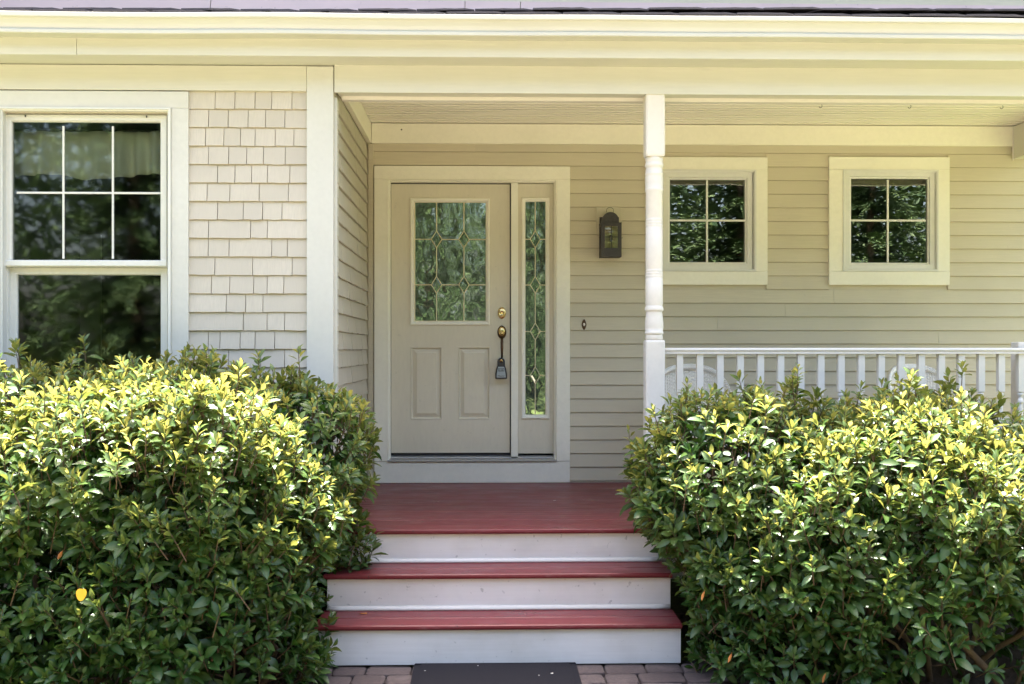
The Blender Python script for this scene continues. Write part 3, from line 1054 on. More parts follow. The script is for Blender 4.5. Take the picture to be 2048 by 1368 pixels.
# deadbolt and handle set
hx = 0.1312
def part_at(mbx, name, mat, parent, x, y, z, smooth=True):
    o = mbx.build(name, mat, parent, 0, smooth)
    o.location = Vector((x, y, z)) - HP
    return o
part_at(MB().lathe([(0.001, 0.0), (0.031, 0.0), (0.031, .006), (0.027, .011), (0.001, .012)], n=28, axis='Y', sy=1.45), 'deadbolt_plate', M['brass'], door, hx, YD, 1.8723)
part_at(MB().lathe([(0.001, 0.011), (0.0235, .011), (0.0235, .020), (0.021, .024), (0.019, .024), (0.018, .022), (0.001, .0225)], n=28, axis='Y'), 'deadbolt_cylinder', M['brass'], door, hx, YD, 1.8666)
part_at(MB().box(-.0015, .0015, -.0245, -.022, -.008, .004), 'keyhole', M['gap'], door, hx, YD, 1.8610, False)
part_at(MB().lathe([(0.001, 0.0), (0.034, 0.0), (0.034, .004), (0.030, .008), (0.001, .009)], n=30, axis='Y', sy=1.5), 'handle_rose', M['bronze'], door, hx, YD, 1.7267)
part_at(MB().lathe([(0.001, 0.008), (0.026, .008), (0.025, .014), (0.018, .020), (0.001, .022)], n=30, axis='Y', sy=1.35), 'handle_escutcheon', M['brass'], door, hx, YD, 1.7343)
part_at(MB().tube([(0, -.02, .004), (0, -.045, .010), (0, -.060, .006), (0, -.066, -.004)], [.010, .012, .013, .008], 10), 'thumb_latch', M['brass'], door, hx, YD, 1.7135)
grip = [(0, -.018, -.036), (0, -.040, -.052), (0, -.055, -.085), (0, -.058, -.125), (0, -.052, -.165), (0, -.036, -.200), (0, -.012, -.226), (0, -.002, -.238)]
part_at(MB().tube(grip, [.0075, .0095, .0112, .0100, .0085, .0078, .009, .012], 12), 'handle_grip', M['bronze'], door, hx, YD, 1.7362)

# sidelight
sl_ = bpy.data.objects.new('sidelight', None); COL.objects.link(sl_); sl_.parent = house
sx0, sx1 = mx1 + .001, ci[1] - .020
SF = (0.2799, 0.4921, 1.0720, 2.7468)
SG = (0.3106, 0.4642, 1.1036, 2.7160)
mb = MB()
zsl1 = ci[3] - .024
mb.box(sx0, sx1, YD, YD + .04, SF[3] - .006, zsl1); mb.box(sx0, SF[0] + .006, YD, YD + .04, SF[2] + .006, SF[3] - .006)
mb.box(SF[1] - .006, sx1, YD, YD + .04, SF[2] + .006, SF[3] - .006); mb.box(sx0, sx1, YD, YD + .04, zd0 - .006, SF[2] + .006)
P_(mb.build('sidelight_panel', M['door'], sl_))
lite_frame(sl_, SF, SG, YD)
cx = 0.3847
dz = [1.3990, 1.7327, 2.0854, 2.4323]
zz = [SG[2]] + dz + [SG[3]]
for j in range(5):
    for a, b in ((SG[0], cx), (cx, SG[1])):
        P_(MB().box(a - .0005, b + .0005, YG, YG + .004, zz[j] - .0005, zz[j + 1] + .0005).build('pane', M['rain'], sl_))
    came_bar(sl_, (cx, zz[j] + (DHH if j else .002)), (cx, zz[j + 1] - (DHH if j < 4 else .002)), YG - .001)
for z in dz:
    diamond(sl_, cx, z, DHW * .95, DHH, YG - .002)
    came_bar(sl_, (SG[0], z), (cx - DHW, z), YG - .001)
    came_bar(sl_, (cx + DHW, z), (SG[1], z), YG - .001)

# --- porch floor -------------------------------------------------------------
pf = MB().box(XS - .05, XR, 6.46, YB + .1, DECK - .20, DECK - .026).build('porch_floor', M['red'], house)
pf.location = -HP
fp = [(0.0, -.024), (0.0, -.0025), (0.0025, 0.0), (0.0785, 0.0), (0.0810, -.0025), (0.0810, -.024)]
fb = MB().extrude_x(fp, 0, 1).build('floor_board', M['red'], pf)
yb = YB - .0835
first = True
while yb > 6.43:
    o = fb if first else link('floor_board', fb.data, None, pf)
    first = False
    xa = XS + .004
    o.location = Vector((xa, yb, DECK + rnd.uniform(-.0008, .0004)))
    o.scale = (XR - xa, 1, 1)
    yb -= 0.0822
yfront = yb + 0.0822
P_(MB().box(1.02, XR, 6.43, 6.455, 0.25, DECK - .03).build('skirt_board', M['riser'], house, .002))

# ------------------------------------------------------------------ porch steps
T0, T1, T2 = 6.145, 5.85, 5.55
zA, zB = DECK - 0.19, 0.207
steps = thing('porch_steps', 'wooden porch steps with red treads and white risers below the front door', 'steps', (0.06, 5.58, 0))
SP = Vector(steps.location)
sx0_, sx1_ = -0.838, 0.998
def SB(name, mat, *a, bevel=.003, wob=0):
    o = MB().box(*a).build(name, mat, steps, bevel)
    o.location = -SP
    return o
def nosing(name, y0, y1, z, x0, x1, th=.027):
    p = [(y0 + .010, z - th), (y0 + .003, z - th + .004), (y0, z - th * .55), (y0 + .002, z - .005), (y0 + .008, z), (y1, z), (y1, z - th)]
    o = MB().extrude_x(p, x0, x1, 30, 0.0025).build(name, M['red'], steps)
    o.location = -SP
    return o
SB('riser', M['riser'], sx0_, sx1_, T0 + .028, T0 + .046, zA + .001, DECK - .028)
SB('riser', M['riser'], sx0_, sx1_, T1 + .028, T1 + .046, zB + .001, zA - .028)
SB('riser', M['riser'], sx0_ , sx1_ + .002, T2 + .028, T2 + .046, 0.0, zB - .028)
nosing('tread_board', T0, T0 + .137, DECK - .001, sx0_ - .02, sx1_ + .015)
nosing('tread_board', T0 + .1385, yfront - .0012, DECK - .0015, sx0_ - .02, sx1_ + .015)
nosing('tread_board', T1, T1 + .150, zA, sx0_ - .015, sx1_ + .006)
nosing('tread_board', T1 + .153, T0 + .0275, zA + .0005, sx0_ - .015, sx1_ + .006)
nosing('tread_board', T2, T2 + .150, zB, sx0_ - .015, sx1_ + .004)
nosing('tread_board', T2 + .153, T1 + .0275, zB + .0008, sx0_ - .015, sx1_ + .004)
for yy, z in ((T0 + .0275, zA), (T1 + .0275, zB)):
    q = [(yy, z + .001), (yy - .018, z + .001), (yy - .0175, z + .010), (yy - .013, z + .019), (yy - .005, z + .024), (yy, z + .025)]
    o = MB().extrude_x(q, sx0_, sx1_ - .004, 24, 0.002).build('quarter_round', M['white'], steps, 0, True)
    o.location = -SP
for xx in (sx0_ + .02, sx1_ - .06):
    mb = MB()
    pr = [(T2 + .047, 0.0), (T2 + .047, zB - .03), (T1 + .047, zB - .03), (T1 + .047, zA - .03), (T0 + .047, zA - .03), (T0 + .047, DECK - .03), (6.425, DECK - .03), (6.425, 0.0)]
    mb.extrude_x(pr, xx, xx + .04)
    o = mb.build('stringer', M['gap'], steps); o.location = -SP  # near-black colour paints in the shadow at the stair sides

# ------------------------------------------------------------------ turned post
post = thing('porch_post', 'white turned wooden post holding up the porch roof beam', 'post', (1.0156, 6.565, DECK))
s_ = 6.565 / 2200.0
def pz(py): return 1.6 - (py - 698) * s_ * 1.0012 - DECK
HWP = 0.0575
def block(z0, z1):
    mb = MB()
    c = .009
    ring_ = [(-HWP + c, -HWP), (HWP - c, -HWP), (HWP, -HWP + c), (HWP, HWP - c), (HWP - c, HWP), (-HWP + c, HWP), (-HWP, HWP - c), (-HWP, -HWP + c)]
    hs = [(z0, 1.0)]
    hs = [(z0, .93), (z0 + .012, 1.0), (z1 - .012, 1.0), (z1, .93)]
    for z, k in hs:
        mb.v += [(x * k, y * k, z) for x, y in ring_]
    for i in range(3):
        for k in range(8):
            k2 = (k + 1) % 8
            mb.f.append((i * 8 + k, i * 8 + k2, i * 8 + 8 + k2, i * 8 + 8 + k))
    mb.f += [tuple(range(8))[::-1], tuple(range(24, 32))]
    return mb
top = 3.1084 - DECK
block(pz(314), top + .06).build('post_block', M['white'], post)
block(0.0, pz(680)).build('post_block', M['white'], post)
pr = [(16.4, 679.7), (17.6, 677), (16.9, 671), (16.4, 669), (18.4, 668), (18.8, 666), (18.4, 663.4), (17.6, 662.8), (18.6, 655), (18.4, 645), (17.2, 634), (16.2, 624), (16.4, 622.8), (18.4, 621.5), (18.8, 619), (18.0, 614),
      (16.6, 612), (16.9, 610), (17.6, 606), (17.3, 590), (17.3, 557), (16.4, 556), (17.5, 553.5), (17.5, 551), (16.4, 549.6), (17.5, 548), (17.5, 545.6), (16.4, 544.4), (17.5, 542.6), (17.5, 540.8), (16.6, 539.6), (17.3, 537),
      (17.2, 500), (17.1, 455.5), (16.2, 454.3), (17.3, 452), (17.3, 449.8), (16.2, 448.3), (17.3, 446.6), (17.3, 444.4), (16.2, 443), (17.3, 441), (17.3, 438.8), (16.3, 437.6), (17.0, 435), (16.9, 384), (18.2, 381.5), (18.4, 379), (18.0, 376.6),
      (17.4, 375.5), (18.0, 366), (17.9, 354), (17.2, 349.8), (18.2, 348.4), (18.3, 346.8), (17.3, 345.4), (17.0, 340), (16.2, 336.5), (16.4, 335), (18.3, 332.5), (18.6, 330), (18.0, 327), (16.7, 325), (16.7, 322.5), (17.8, 320), (17.6, 317), (16.8, 313)]
pr = [(r * s_, pz(y_)) for r, y_ in pr]
me = MB().lathe(pr, n=40).build('turned_shaft', M['white'], post, 0, True)

# ------------------------------------------------------------------ railing
RY = 6.60
rail = thing('porch_railing', 'white porch railing with turned balusters behind the right shrub', 'railing', (2.2, RY, DECK))
RP = Vector(rail.location)
rz1 = 1.6060
rx0 = 1.0728
rp = [(RY - .022, rz1 - .037), (RY - .030, rz1 - .035), (RY - .030, rz1 - .027), (RY - .022, rz1 - .025), (RY - .028, rz1 - .020), (RY - .032, rz1 - .010), (RY - .026, rz1 - .002), (RY - .012, rz1 + .001), (RY + .012, rz1 + .001), (RY + .026, rz1 - .002), (RY + .032, rz1 - .010), (RY + .028, rz1 - .02), (RY + .022, rz1 - .025), (RY + .03, rz1 - .027), (RY + .03, rz1 - .035), (RY + .022, rz1 - .037)]
o = MB().extrude_x(rp, rx0 - .004, XR).build('handrail', M['white'], rail); o.location = -RP
o = MB().box(rx0 - .004, XR, RY - .022, RY + .022, DECK + .075, DECK + .112).build('bottom_rail', M['white'], rail, .004); o.location = -RP
bh = .0190
bz1 = rz1 - .036
zk = 1.3414
def bal():
    mb = MB()
    c = .002
    def sq(z0, z1):
        mb.box(-bh, bh, -bh, bh, z0, z1)
    sq(zk, bz1)
    sq(DECK + .113, DECK + .24)
    p = [(.0150, zk - .0002), (.0155, zk - .003), (.0105, zk - .005), (.0165, zk - .009), (.0185, zk - .016), (.0165, zk - .024), (.0105, zk - .028), (.0100, zk - .034), (.0125, zk - .043), (.0175, zk - .052), (.0190, zk - .061), (.0185, zk - .067), (.0140, zk - .073),
         (.0135, zk - .078), (.0150, zk - .12), (.0180, zk - .22), (.0185, zk - .30), (.0150, zk - .345), (.011, zk - .36), (.0175, zk - .37), (.0175, DECK + .245), (.015, DECK + .2402)]
    mb.lathe(p[::-1], n=14)
    return mb.build('baluster', M['white'], rail, 0.0)
b0 = bal()
bxs = [193, 300, 407, 512, 622, 728, 837, 943, 1048, 1155, 1265, 1370, 1480, 1590, 1700, 1803, 1910, 2015]
BXS = [1.1746, 0]
step_ = (3.1311 - BXS[0]) / 16
for i in range(24):
    o = b0 if i == 0 else link('baluster', b0.data, None, rail)
    o.location = Vector((BXS[0] + step_ * i, RY, 0)) - RP
    o.rotation_euler = (0, 0, rnd.uniform(-.03, .03))
nx = 3.2697
o = MB().box(nx, nx + .1, 6.66, 6.76, DECK, 1.6429).build('newel_post', M['white'], rail, .006); o.location = -RP

# ------------------------------------------------------------------ lantern, bell, hooks
lx, lz = 0.9395, 2.2838
lan = thing('wall_lantern', 'dark tin wall lantern with a domed top and candle bulb beside the door', 'lantern', (lx, YB - .02, lz))
u = 8.2 / 2200.0
o = MB().box(BLOCK[0] - lx, BLOCK[1] - lx, -.008, .019, BLOCK[2] - lz, BLOCK[3] - lz).build('mounting_block', M['siding'], lan, .002)
hw_, D0, D1 = 20.5 * u, -.012, -.15
zt1 = (515 - 448) * u
mb = MB().box(-hw_, hw_, D1, D0, 0, .006).build('base', M['iron'], lan, .001)
mb = MB()
gx_, gz0_, gz1_ = 13 * u, 17.5 * u, 61 * u
mb.box(-hw_, -gx_, D1, D1 + .003, .006, zt1); mb.box(gx_, hw_, D1, D1 + .003, .006, zt1)
mb.box(-gx_, gx_, D1, D1 + .003, .006, gz0_); mb.box(-gx_, gx_, D1, D1 + .003, gz1_, zt1)
mb.build('lantern_front', M['iron'], lan)
for sgn in (-1, 1):
    mb = MB()
    mb.box(min(sgn * hw_, sgn * (hw_ - .003)), max(sgn * hw_, sgn * (hw_ - .003)), D1 + .0035, D1 + .03, .006, zt1)
    mb.box(min(sgn * hw_, sgn * (hw_ - .003)), max(sgn * hw_, sgn * (hw_ - .003)), D0 - .03, D0 - .0035, .006, zt1)
    mb.box(min(sgn * hw_, sgn * (hw_ - .003)), max(sgn * hw_, sgn * (hw_ - .003)), D1 + .03, D0 - .03, .006, gz0_)
    mb.box(min(sgn * hw_, sgn * (hw_ - .003)), max(sgn * hw_, sgn * (hw_ - .003)), D1 + .03, D0 - .03, gz1_, zt1)
    mb.build('lantern_side', M['iron'], lan)
MB().box(-hw_ + .003, hw_ - .003, D0 - .003, D0 + .002, .006, zt1 + .06).build('back_plate', M['iron'], lan)
MB().box(-hw_ - .002, hw_ + .002, D1 - .003, D0, zt1, zt1 + .005).build('top_plate', M['iron'], lan)
# domed hood: half-round vault
mb = MB()
nn = 14
rW, rH = 17 * u, 21 * u
for yy in (D1 + .012, D0 - .004):
    for i in range(nn + 1):
        a = math.pi * i / nn
        mb.v.append((-.004 + rW * math.cos(a), yy, zt1 + .005 + rH * (math.sin(a) ** .8)))
for i in range(nn):
    mb.f.append((i, i + 1, nn + 2 + i, nn + 1 + i))
mb.f += [tuple(range(nn + 1)), tuple(range(nn + 1, 2 * nn + 2))[::-1], (0, nn + 1, 2 * nn + 1, nn)]
mb.build('hood', M['iron'], lan)
rg = [(.001 + 7.2 * u * math.cos(2 * math.pi * i / 20), -.06, zt1 + .005 + rH + 5 * u + 7.2 * u * math.sin(2 * math.pi * i / 20)) for i in range(21)]
MB().tube(rg, .0016, 6).build('hanging_ring', M['iron'], lan, 0, True)
for sgn in (-1, 1):
    MB().tube([(sgn * hw_, D1 + .03, 37 * u), (sgn * (hw_ + .012), D1 + .028, 39 * u)], .0022, 6).build('side_knob', M['iron'], lan)
MB().box(-.0025, .0025, D1 - .001, D1 + .002, gz0_, gz1_).build('glazing_bar', M['iron'], lan)
zmid = (gz0_ + gz1_) / 2
for a, b in ((-gx_, -.0025), (.0025, gx_)):
    MB().box(a, b, D1 - .001, D1 + .002, zmid - .0022, zmid + .0022).build('glazing_bar', M['iron'], lan)
    for c, d in ((gz0_, zmid), (zmid, gz1_)):
        MB().box(a, b, D1 + .004, D1 + .006, c, d).build('lantern_pane', M['lantern_glass'], lan)
MB().lathe([(.012, .006), (.012, .11), (.004, .112)], 0, D1 + .022, 14).build('candle_sleeve', M['candle'], lan, 0, False)
MB().lathe([(.004, .112), (.013, .13), (.014, .145), (.006, .175), (.001, .19)], 0, D1 + .022, 14).build('bulb', M['lantern_glass'], lan, 0, True)
MB().box(-.066, .066, D1 + .035, D1 + .038, .01, zt1 - .005).build('added_pale_plate', M['candle'], lan)  # added pale plate behind the candle, brightens the lantern panes

bl = thing('doorbell', 'small bronze doorbell plate with a pale button beside the door casing', 'doorbell', (0.7512, YB - .012, 1.7846))
pl = []
for i in range(32):
    a = 2 * math.pi * i / 32
    r = 1 + .10 * math.cos(4 * a)
    pl.append((.0165 * math.cos(a) * r, .040 * math.sin(a)))
mb = MB()
for yy, k in ((0, 1.0), (-.005, 1.0), (-.008, .8)):
    mb.v += [(x * k, yy, z * k) for x, z in pl]
for i in range(2):
    for k in range(32):
        k2 = (k + 1) % 32
        mb.f.append((i * 32 + k, i * 32 + k2, i * 32 + 32 + k2, i * 32 + 32 + k))
mb.f += [tuple(range(32))[::-1], tuple(range(64, 96))]
mb.build('bell_plate', M['bronze'], bl)
MB().lathe([(.001, .006), (.0095, .007), (.009, .012), (.001, .014)], n=16, axis='Y', sy=1.25).build('bell_button', M['white'], bl, 0, True)
hk_lab = ['first small metal cup hook under the porch beam, right of the post', 'second small metal cup hook under the porch beam, right of the post',
          'third small metal cup hook under the porch beam, right of the post', 'last small metal cup hook under the porch beam, near the right edge']
for i, px in enumerate((1.5264, 2.0764, 2.6317, 3.2082)):
    z0 = 3.292
    hz_ = 3.1192
    pts = [(0, 0, 0), (0, 0, hz_ - z0 - .004)]
    for k in range(8):
        a = math.pi / 2 - k * .62
        pts.append((.010 * math.cos(a), 0, hz_ - z0 - .016 + .012 * math.sin(a)))
    h = MB().tube(pts, .0018, 6).build('cup_hook', M['white'] if i == 0 else M['iron'], None, 0, True, (px, 6.75, z0))
    tag(h, hk_lab[i], 'hook', 'hooks in the porch ceiling')

# key box hanging from the door handle
kb = thing('key_lock_box', 'dark key lock box with a grey face hanging from the door handle', 'lock box', (0.1250, YD - .062, 1.3747))
u = 8.26 / 2200.0
def ngon_prism(pts, y0, y1):
    mb = MB()
    n = len(pts)
    mb.v = [(x, y0, z) for x, z in pts] + [(x, y1, z) for x, z in pts]
    mb.f = [tuple(range(n)), tuple(range(n, 2 * n))[::-1]] + [(k, n + k, n + (k + 1) % n, (k + 1) % n) for k in range(n)]
    return mb
out_ = [(-12, 1.2), (-11, 0), (11, 0), (12, 1.2), (11.6, 10), (10.2, 20), (7.6, 27), (7.4, 36), (5.5, 40.5), (2, 42.3), (-2, 42.3), (-5.5, 40.5), (-7.4, 36), (-7.6, 27), (-10.2, 20), (-11.6, 10)]
ngon_prism([(x * u, z * u) for x, z in out_], -.016, .018).build('lock_body', M['black'], kb, .003)
fac = [(-9.2, 2.8), (9.2, 2.8), (8.8, 10), (7.6, 18), (6.0, 24.5), (-6.0, 24.5), (-7.6, 18), (-8.8, 10)]
ngon_prism([(x * u, z * u) for x, z in fac], -.0195, -.0155).build('lock_face', M['lockgrey'], kb, .001)
MB().box(-6 * u, 6 * u, -.0215, -.019, 15.5 * u, 21 * u).build('dial_window', M['black'], kb, .0008)
for i in range(4):
    cxx = (-4.2 + i * 2.8) * u
    MB().box(cxx - 1.0 * u, cxx + 1.0 * u, -.0225, -.021, 16.6 * u, 20 * u).build('dial_wheel', M['lockgrey'], kb, .0004)
sh = [(0, -.004 + .022 * math.sin(a), (36 + 6 * math.cos(a)) * u) for a in (0.2, .8, 1.4, 1.9, 2.5)]
MB().tube([(-.006, -.017, 33 * u), (-.006, -.022, 37 * u), (0, -.022, 39.5 * u), (.006, -.022, 37 * u), (.006, -.017, 33 * u)], .0042, 8).build('shackle', M['brass'], kb, 0, True)
tc = bpy.data.curves.new('lettering', 'FONT')
tc.body = 'Master'
tc.size = 5.0 * u
tc.align_x = 'CENTER'
tc.extrude = .0003
to = bpy.data.objects.new('lettering', tc)
COL.objects.link(to)
bpy.context.view_layer.update()
me = bpy.data.meshes.new_from_object(to)
bpy.data.objects.remove(to)
lt = link('lettering', me, M['black'], kb, (0, -.0200, 4.6 * u))
me.materials.clear(); me.materials.append(M['black'])
lt.rotation_euler = (R(90), 0, 0)

# ------------------------------------------------------------------ doormat
mx_0, mx_1 = -0.3530, 0.4632
mat = thing('doormat', 'black rubber doormat on the pavers at the foot of the steps', 'doormat', ((mx_0 + mx_1) / 2, 5.3, 0))
w_ = (mx_1 - mx_0) / 2
MB().box(-w_, w_, -.24, .262, .004, .012).build('mat_base', M['rubber'], mat, .003)
ncol = 1
for i in range(ncol):
    a = -w_ + .035 + i * (2 * w_ - .07) / ncol
    b = a + (2 * w_ - .07) / ncol - .0016
    MB().box(a, b, -.21, .240, .0125, .0165).build('mat_panel', M['rubber'], mat, .0015)
MB().box(-w_ + .004, w_ - .004, .244, .258, .0122, .0150).build('mat_rim', M['rubber'], mat, .0015)

# pale petals dropped on the mat and deck, one withered leaf on the lower tread
def petal(label, x, y, z, size, mat_, rz):
    mb = MB()
    n = 9
    mb.v = [(0, 0, size * .10)] + [(size * (1 + .25 * math.sin(3 * k)) * math.cos(k * 2 * math.pi / n), size * .6 * math.sin(k * 2 * math.pi / n), size * .12 * (k % 2)) for k in range(n)]
    mb.f = [(0, 1 + k, 1 + (k + 1) % n) for k in range(n)]
    o = mb.build('fallen_petal' if mat_ is M['white'] else 'fallen_leaf', mat_, None, 0, True, (x, y, z))
    o.rotation_euler = (0, 0, rz)
    sm_ = o.modifiers.new('solid', 'SOLIDIFY'); sm_.thickness = .001
    tag(o, label, 'petal' if mat_ is M['white'] else 'leaf')
petal('largest pale petal lying on the right half of the black doormat', 0.3292, 5.36, .018, .009, M['white'], .6)
petal('small pale petal left of the largest one on the black doormat', 0.2642, 5.33, .018, .005, M['white'], 1.6)
petal('tiny pale petal near the left end of the black doormat', -0.2926, 5.42, .018, .004, M['white'], .2)
petal('tiny pale petal at the back edge of the black doormat', -0.0326, 5.50, .018, .004, M['white'], .2)
petal('single pale petal on the dark red porch floor before the door', 0.4650, 7.29, DECK + .002, .010, M['white'], .3)
petal('narrow brown leaf lying on the lowest red tread', -0.6365, 5.80, zB + .003, .022, M['dry_leaf'], .1)

# ------------------------------------------------------------------ wicker chairs
def weave_grid(fn, nu, nv, amp, nrm):
    v, f = [], []
    for j in range(nv + 1):
        for i in range(nu + 1):
            p = Vector(fn(i / nu, j / nv))
            n = Vector(nrm(i / nu, j / nv))
            s = amp * (1 if (i // 2 + j // 2) % 2 else -1) * (1 if i % 2 else .5)
            v.append(p + n * s)
    for j in range(nv):
        for i in range(nu):
            a = j * (nu + 1) + i
            f.append((a, a + 1, a + nu + 2, a + nu + 1))
    return v, f
def back_top(u): return 0.905 - 0.30 * abs(u) ** 2.6
def chair(label, x, y, rz):
    t = thing('wicker_chair', label, 'chair', (x, y, DECK), 'wicker chairs on the porch')
    t.rotation_euler = (0, 0, rz)
    W = .30
    def bp(a, b):
        u = a * 2 - 1
        z0 = .36
        return (W * math.sin(u * 1.35) / math.sin(1.35), .30 - .26 * u * u + .05 * (b - .5), z0 + (back_top(u) - .03 - z0) * b)
    v, f = weave_grid(bp, 84, 84, .0032, lambda a, b: Vector((-(a * 2 - 1) * .8, -1, 0)).normalized())
    o = link('backrest', mesh('backrest', v, f), M['wicker'], t)
    m_ = o.modifiers.new('solid', 'SOLIDIFY'); m_.thickness = .006
    mb = MB()
    for i in range(44):
        a = (i + .5) / 44
        pts = [Vector(bp(a, b)) + Vector((0, -.007, 0)) for b in (0, .25, .5, .75, 1)]
        mb.tube(pts, .0036, 5)
    o = mb.build('spokes', M['wicker'], t)
    o['kind'] = 'stuff'
    mb = MB()
    path_ = []
    for i in range(73):
        a = i / 72
        path_.append(Vector(bp(a, 1)) + Vector((0, 0, .004)))
    for side in (1,):
        e = path_[-1]
        for k in range(1, 15):
            q = k / 14
            path_.append(Vector((e.x + .02 * q - .01 * q * q, e.y - .42 * q, e.z - .04 * q - .03 * q * q)))
    e0 = path_[0]
    left = []
    for k in range(14, 0, -1):
        q = k / 14
        left.append(Vector((e0.x - .02 * q + .01 * q * q, e0.y - .42 * q, e0.z - .04 * q - .03 * q * q)))
    path_ = left + path_
    for i in range(len(path_) - 2):
        p, q = path_[i], path_[i + 2]
        d = (q - p)
        sgn = 1
        off = Vector((0, .016, .012))
        mb.tube([p - off, (p + q) / 2 + Vector((0, -.016, .016)), q + off], [.005, .0075, .005], 6)
        mb.tube([p + Vector((0, -.018, -.022)), (p + q) / 2 + Vector((0, -.020, -.002)), q + Vector((0, -.010, .014))], [.004, .006, .004], 5)
    o = mb.build('braided_rim', M['wicker'], t, 0, True)
    o['kind'] = 'stuff'
    # arms: woven apron under the rim, rolled outward
    for sgn in (-1, 1):
        def ap(a, b, sgn=sgn):
            q = a
            ex = sgn * (.305 + .02 * q)
            ey = .04 - .42 * q
            zt = .60 - .04 * q - .03 * q * q
            bul = .03 * math.sin(math.pi * min(1, b * 1.15))
            return (ex + sgn * bul, ey, .08 + (zt - .08) * b)
        v, f = weave_grid(ap, 44, 60, .0032, lambda a, b, sgn=sgn: Vector((sgn, 0, 0)))
        o = link('arm', mesh('arm', v, f), M['wicker'], t)
        m_ = o.modifiers.new('solid', 'SOLIDIFY'); m_.thickness = .006
    def se(a, b):
        return (-.33 + .66 * a, -.38 + .62 * b, .37 + .02 * math.sin(math.pi * a))
    v, f = weave_grid(se, 60, 56, .003, lambda a, b: Vector((0, 0, 1)))
    o = link('seat', mesh('seat', v, f), M['wicker'], t)
    m_ = o.modifiers.new('solid', 'SOLIDIFY'); m_.thickness = .02
    for lx_, ly_ in ((-.32, -.36), (.32, -.36), (-.28, .22), (.28, .22)):
        MB().tube([(lx_ * .97, ly_ * .97, .36), (lx_, ly_, .0)], [.018, .015], 10).build('leg', M['wicker'], t, 0, True)
    return t
chair('white wicker armchair partly hidden behind the turned porch post', 1.4573, 7.62, R(-4))
chair('white wicker armchair behind the railing toward the right edge', 3.1545, 7.60, R(14))
# ------------------------------------------------------------------ shrubs
def leaf_template(curl, fold, fat):
    """One leaf, unit length along +Y, upper side +Z."""
    st = [(0.0, .045), (.12, .12), (.32, .70), (.56, 1.0), (.82, .66), (1.0, .03)]
    v = []
    for t, w in st:
        zc_ = curl * (t * t) * -0.30 + 0.05 * math.sin(math.pi * t)
        hw = w * fat * 0.5
        v += [(-hw, t, zc_ + fold * hw), (0, t, zc_), (hw, t, zc_ + fold * hw)]
    f = []
    for i in range(len(st) - 1):
        for k in range(2):
            a = i * 3 + k
            f.append((a, a + 1, a + 4, a + 3))
    return np.array(v, dtype=np.float64), f
TPL = [leaf_template(.55, .55, .40), leaf_template(.15, .35, .44), leaf_template(.95, .25, .38), leaf_template(-.25, .6, .36)]
NV = len(TPL[0][0])

def tint_attr(me, cols):
    at = me.color_attributes.new('tint', 'FLOAT_COLOR', 'POINT')
    at.data.foreach_set('color', np.asarray(cols, dtype=np.float32).ravel())

def rib_cols(young_lit, shade, n=1):
    c = np.zeros((NV, 4)); c[:, 0] = young_lit; c[:, 1] = shade; c[:, 3] = 1
    c[1::3, 2] = .35
    return c

LEAF_MESH = {}
def leaf_mesh(k, yb_, sb_):
    key = (k, yb_, sb_)
    if key not in LEAF_MESH:
        v, f = TPL[k]
        me = mesh('leaf', v, f, True)
        tint_attr(me, rib_cols(yb_ / 4.0, sb_ / 3.0))
        me.materials.append(M['leaf'])
        LEAF_MESH[key] = me
    return LEAF_MESH[key]

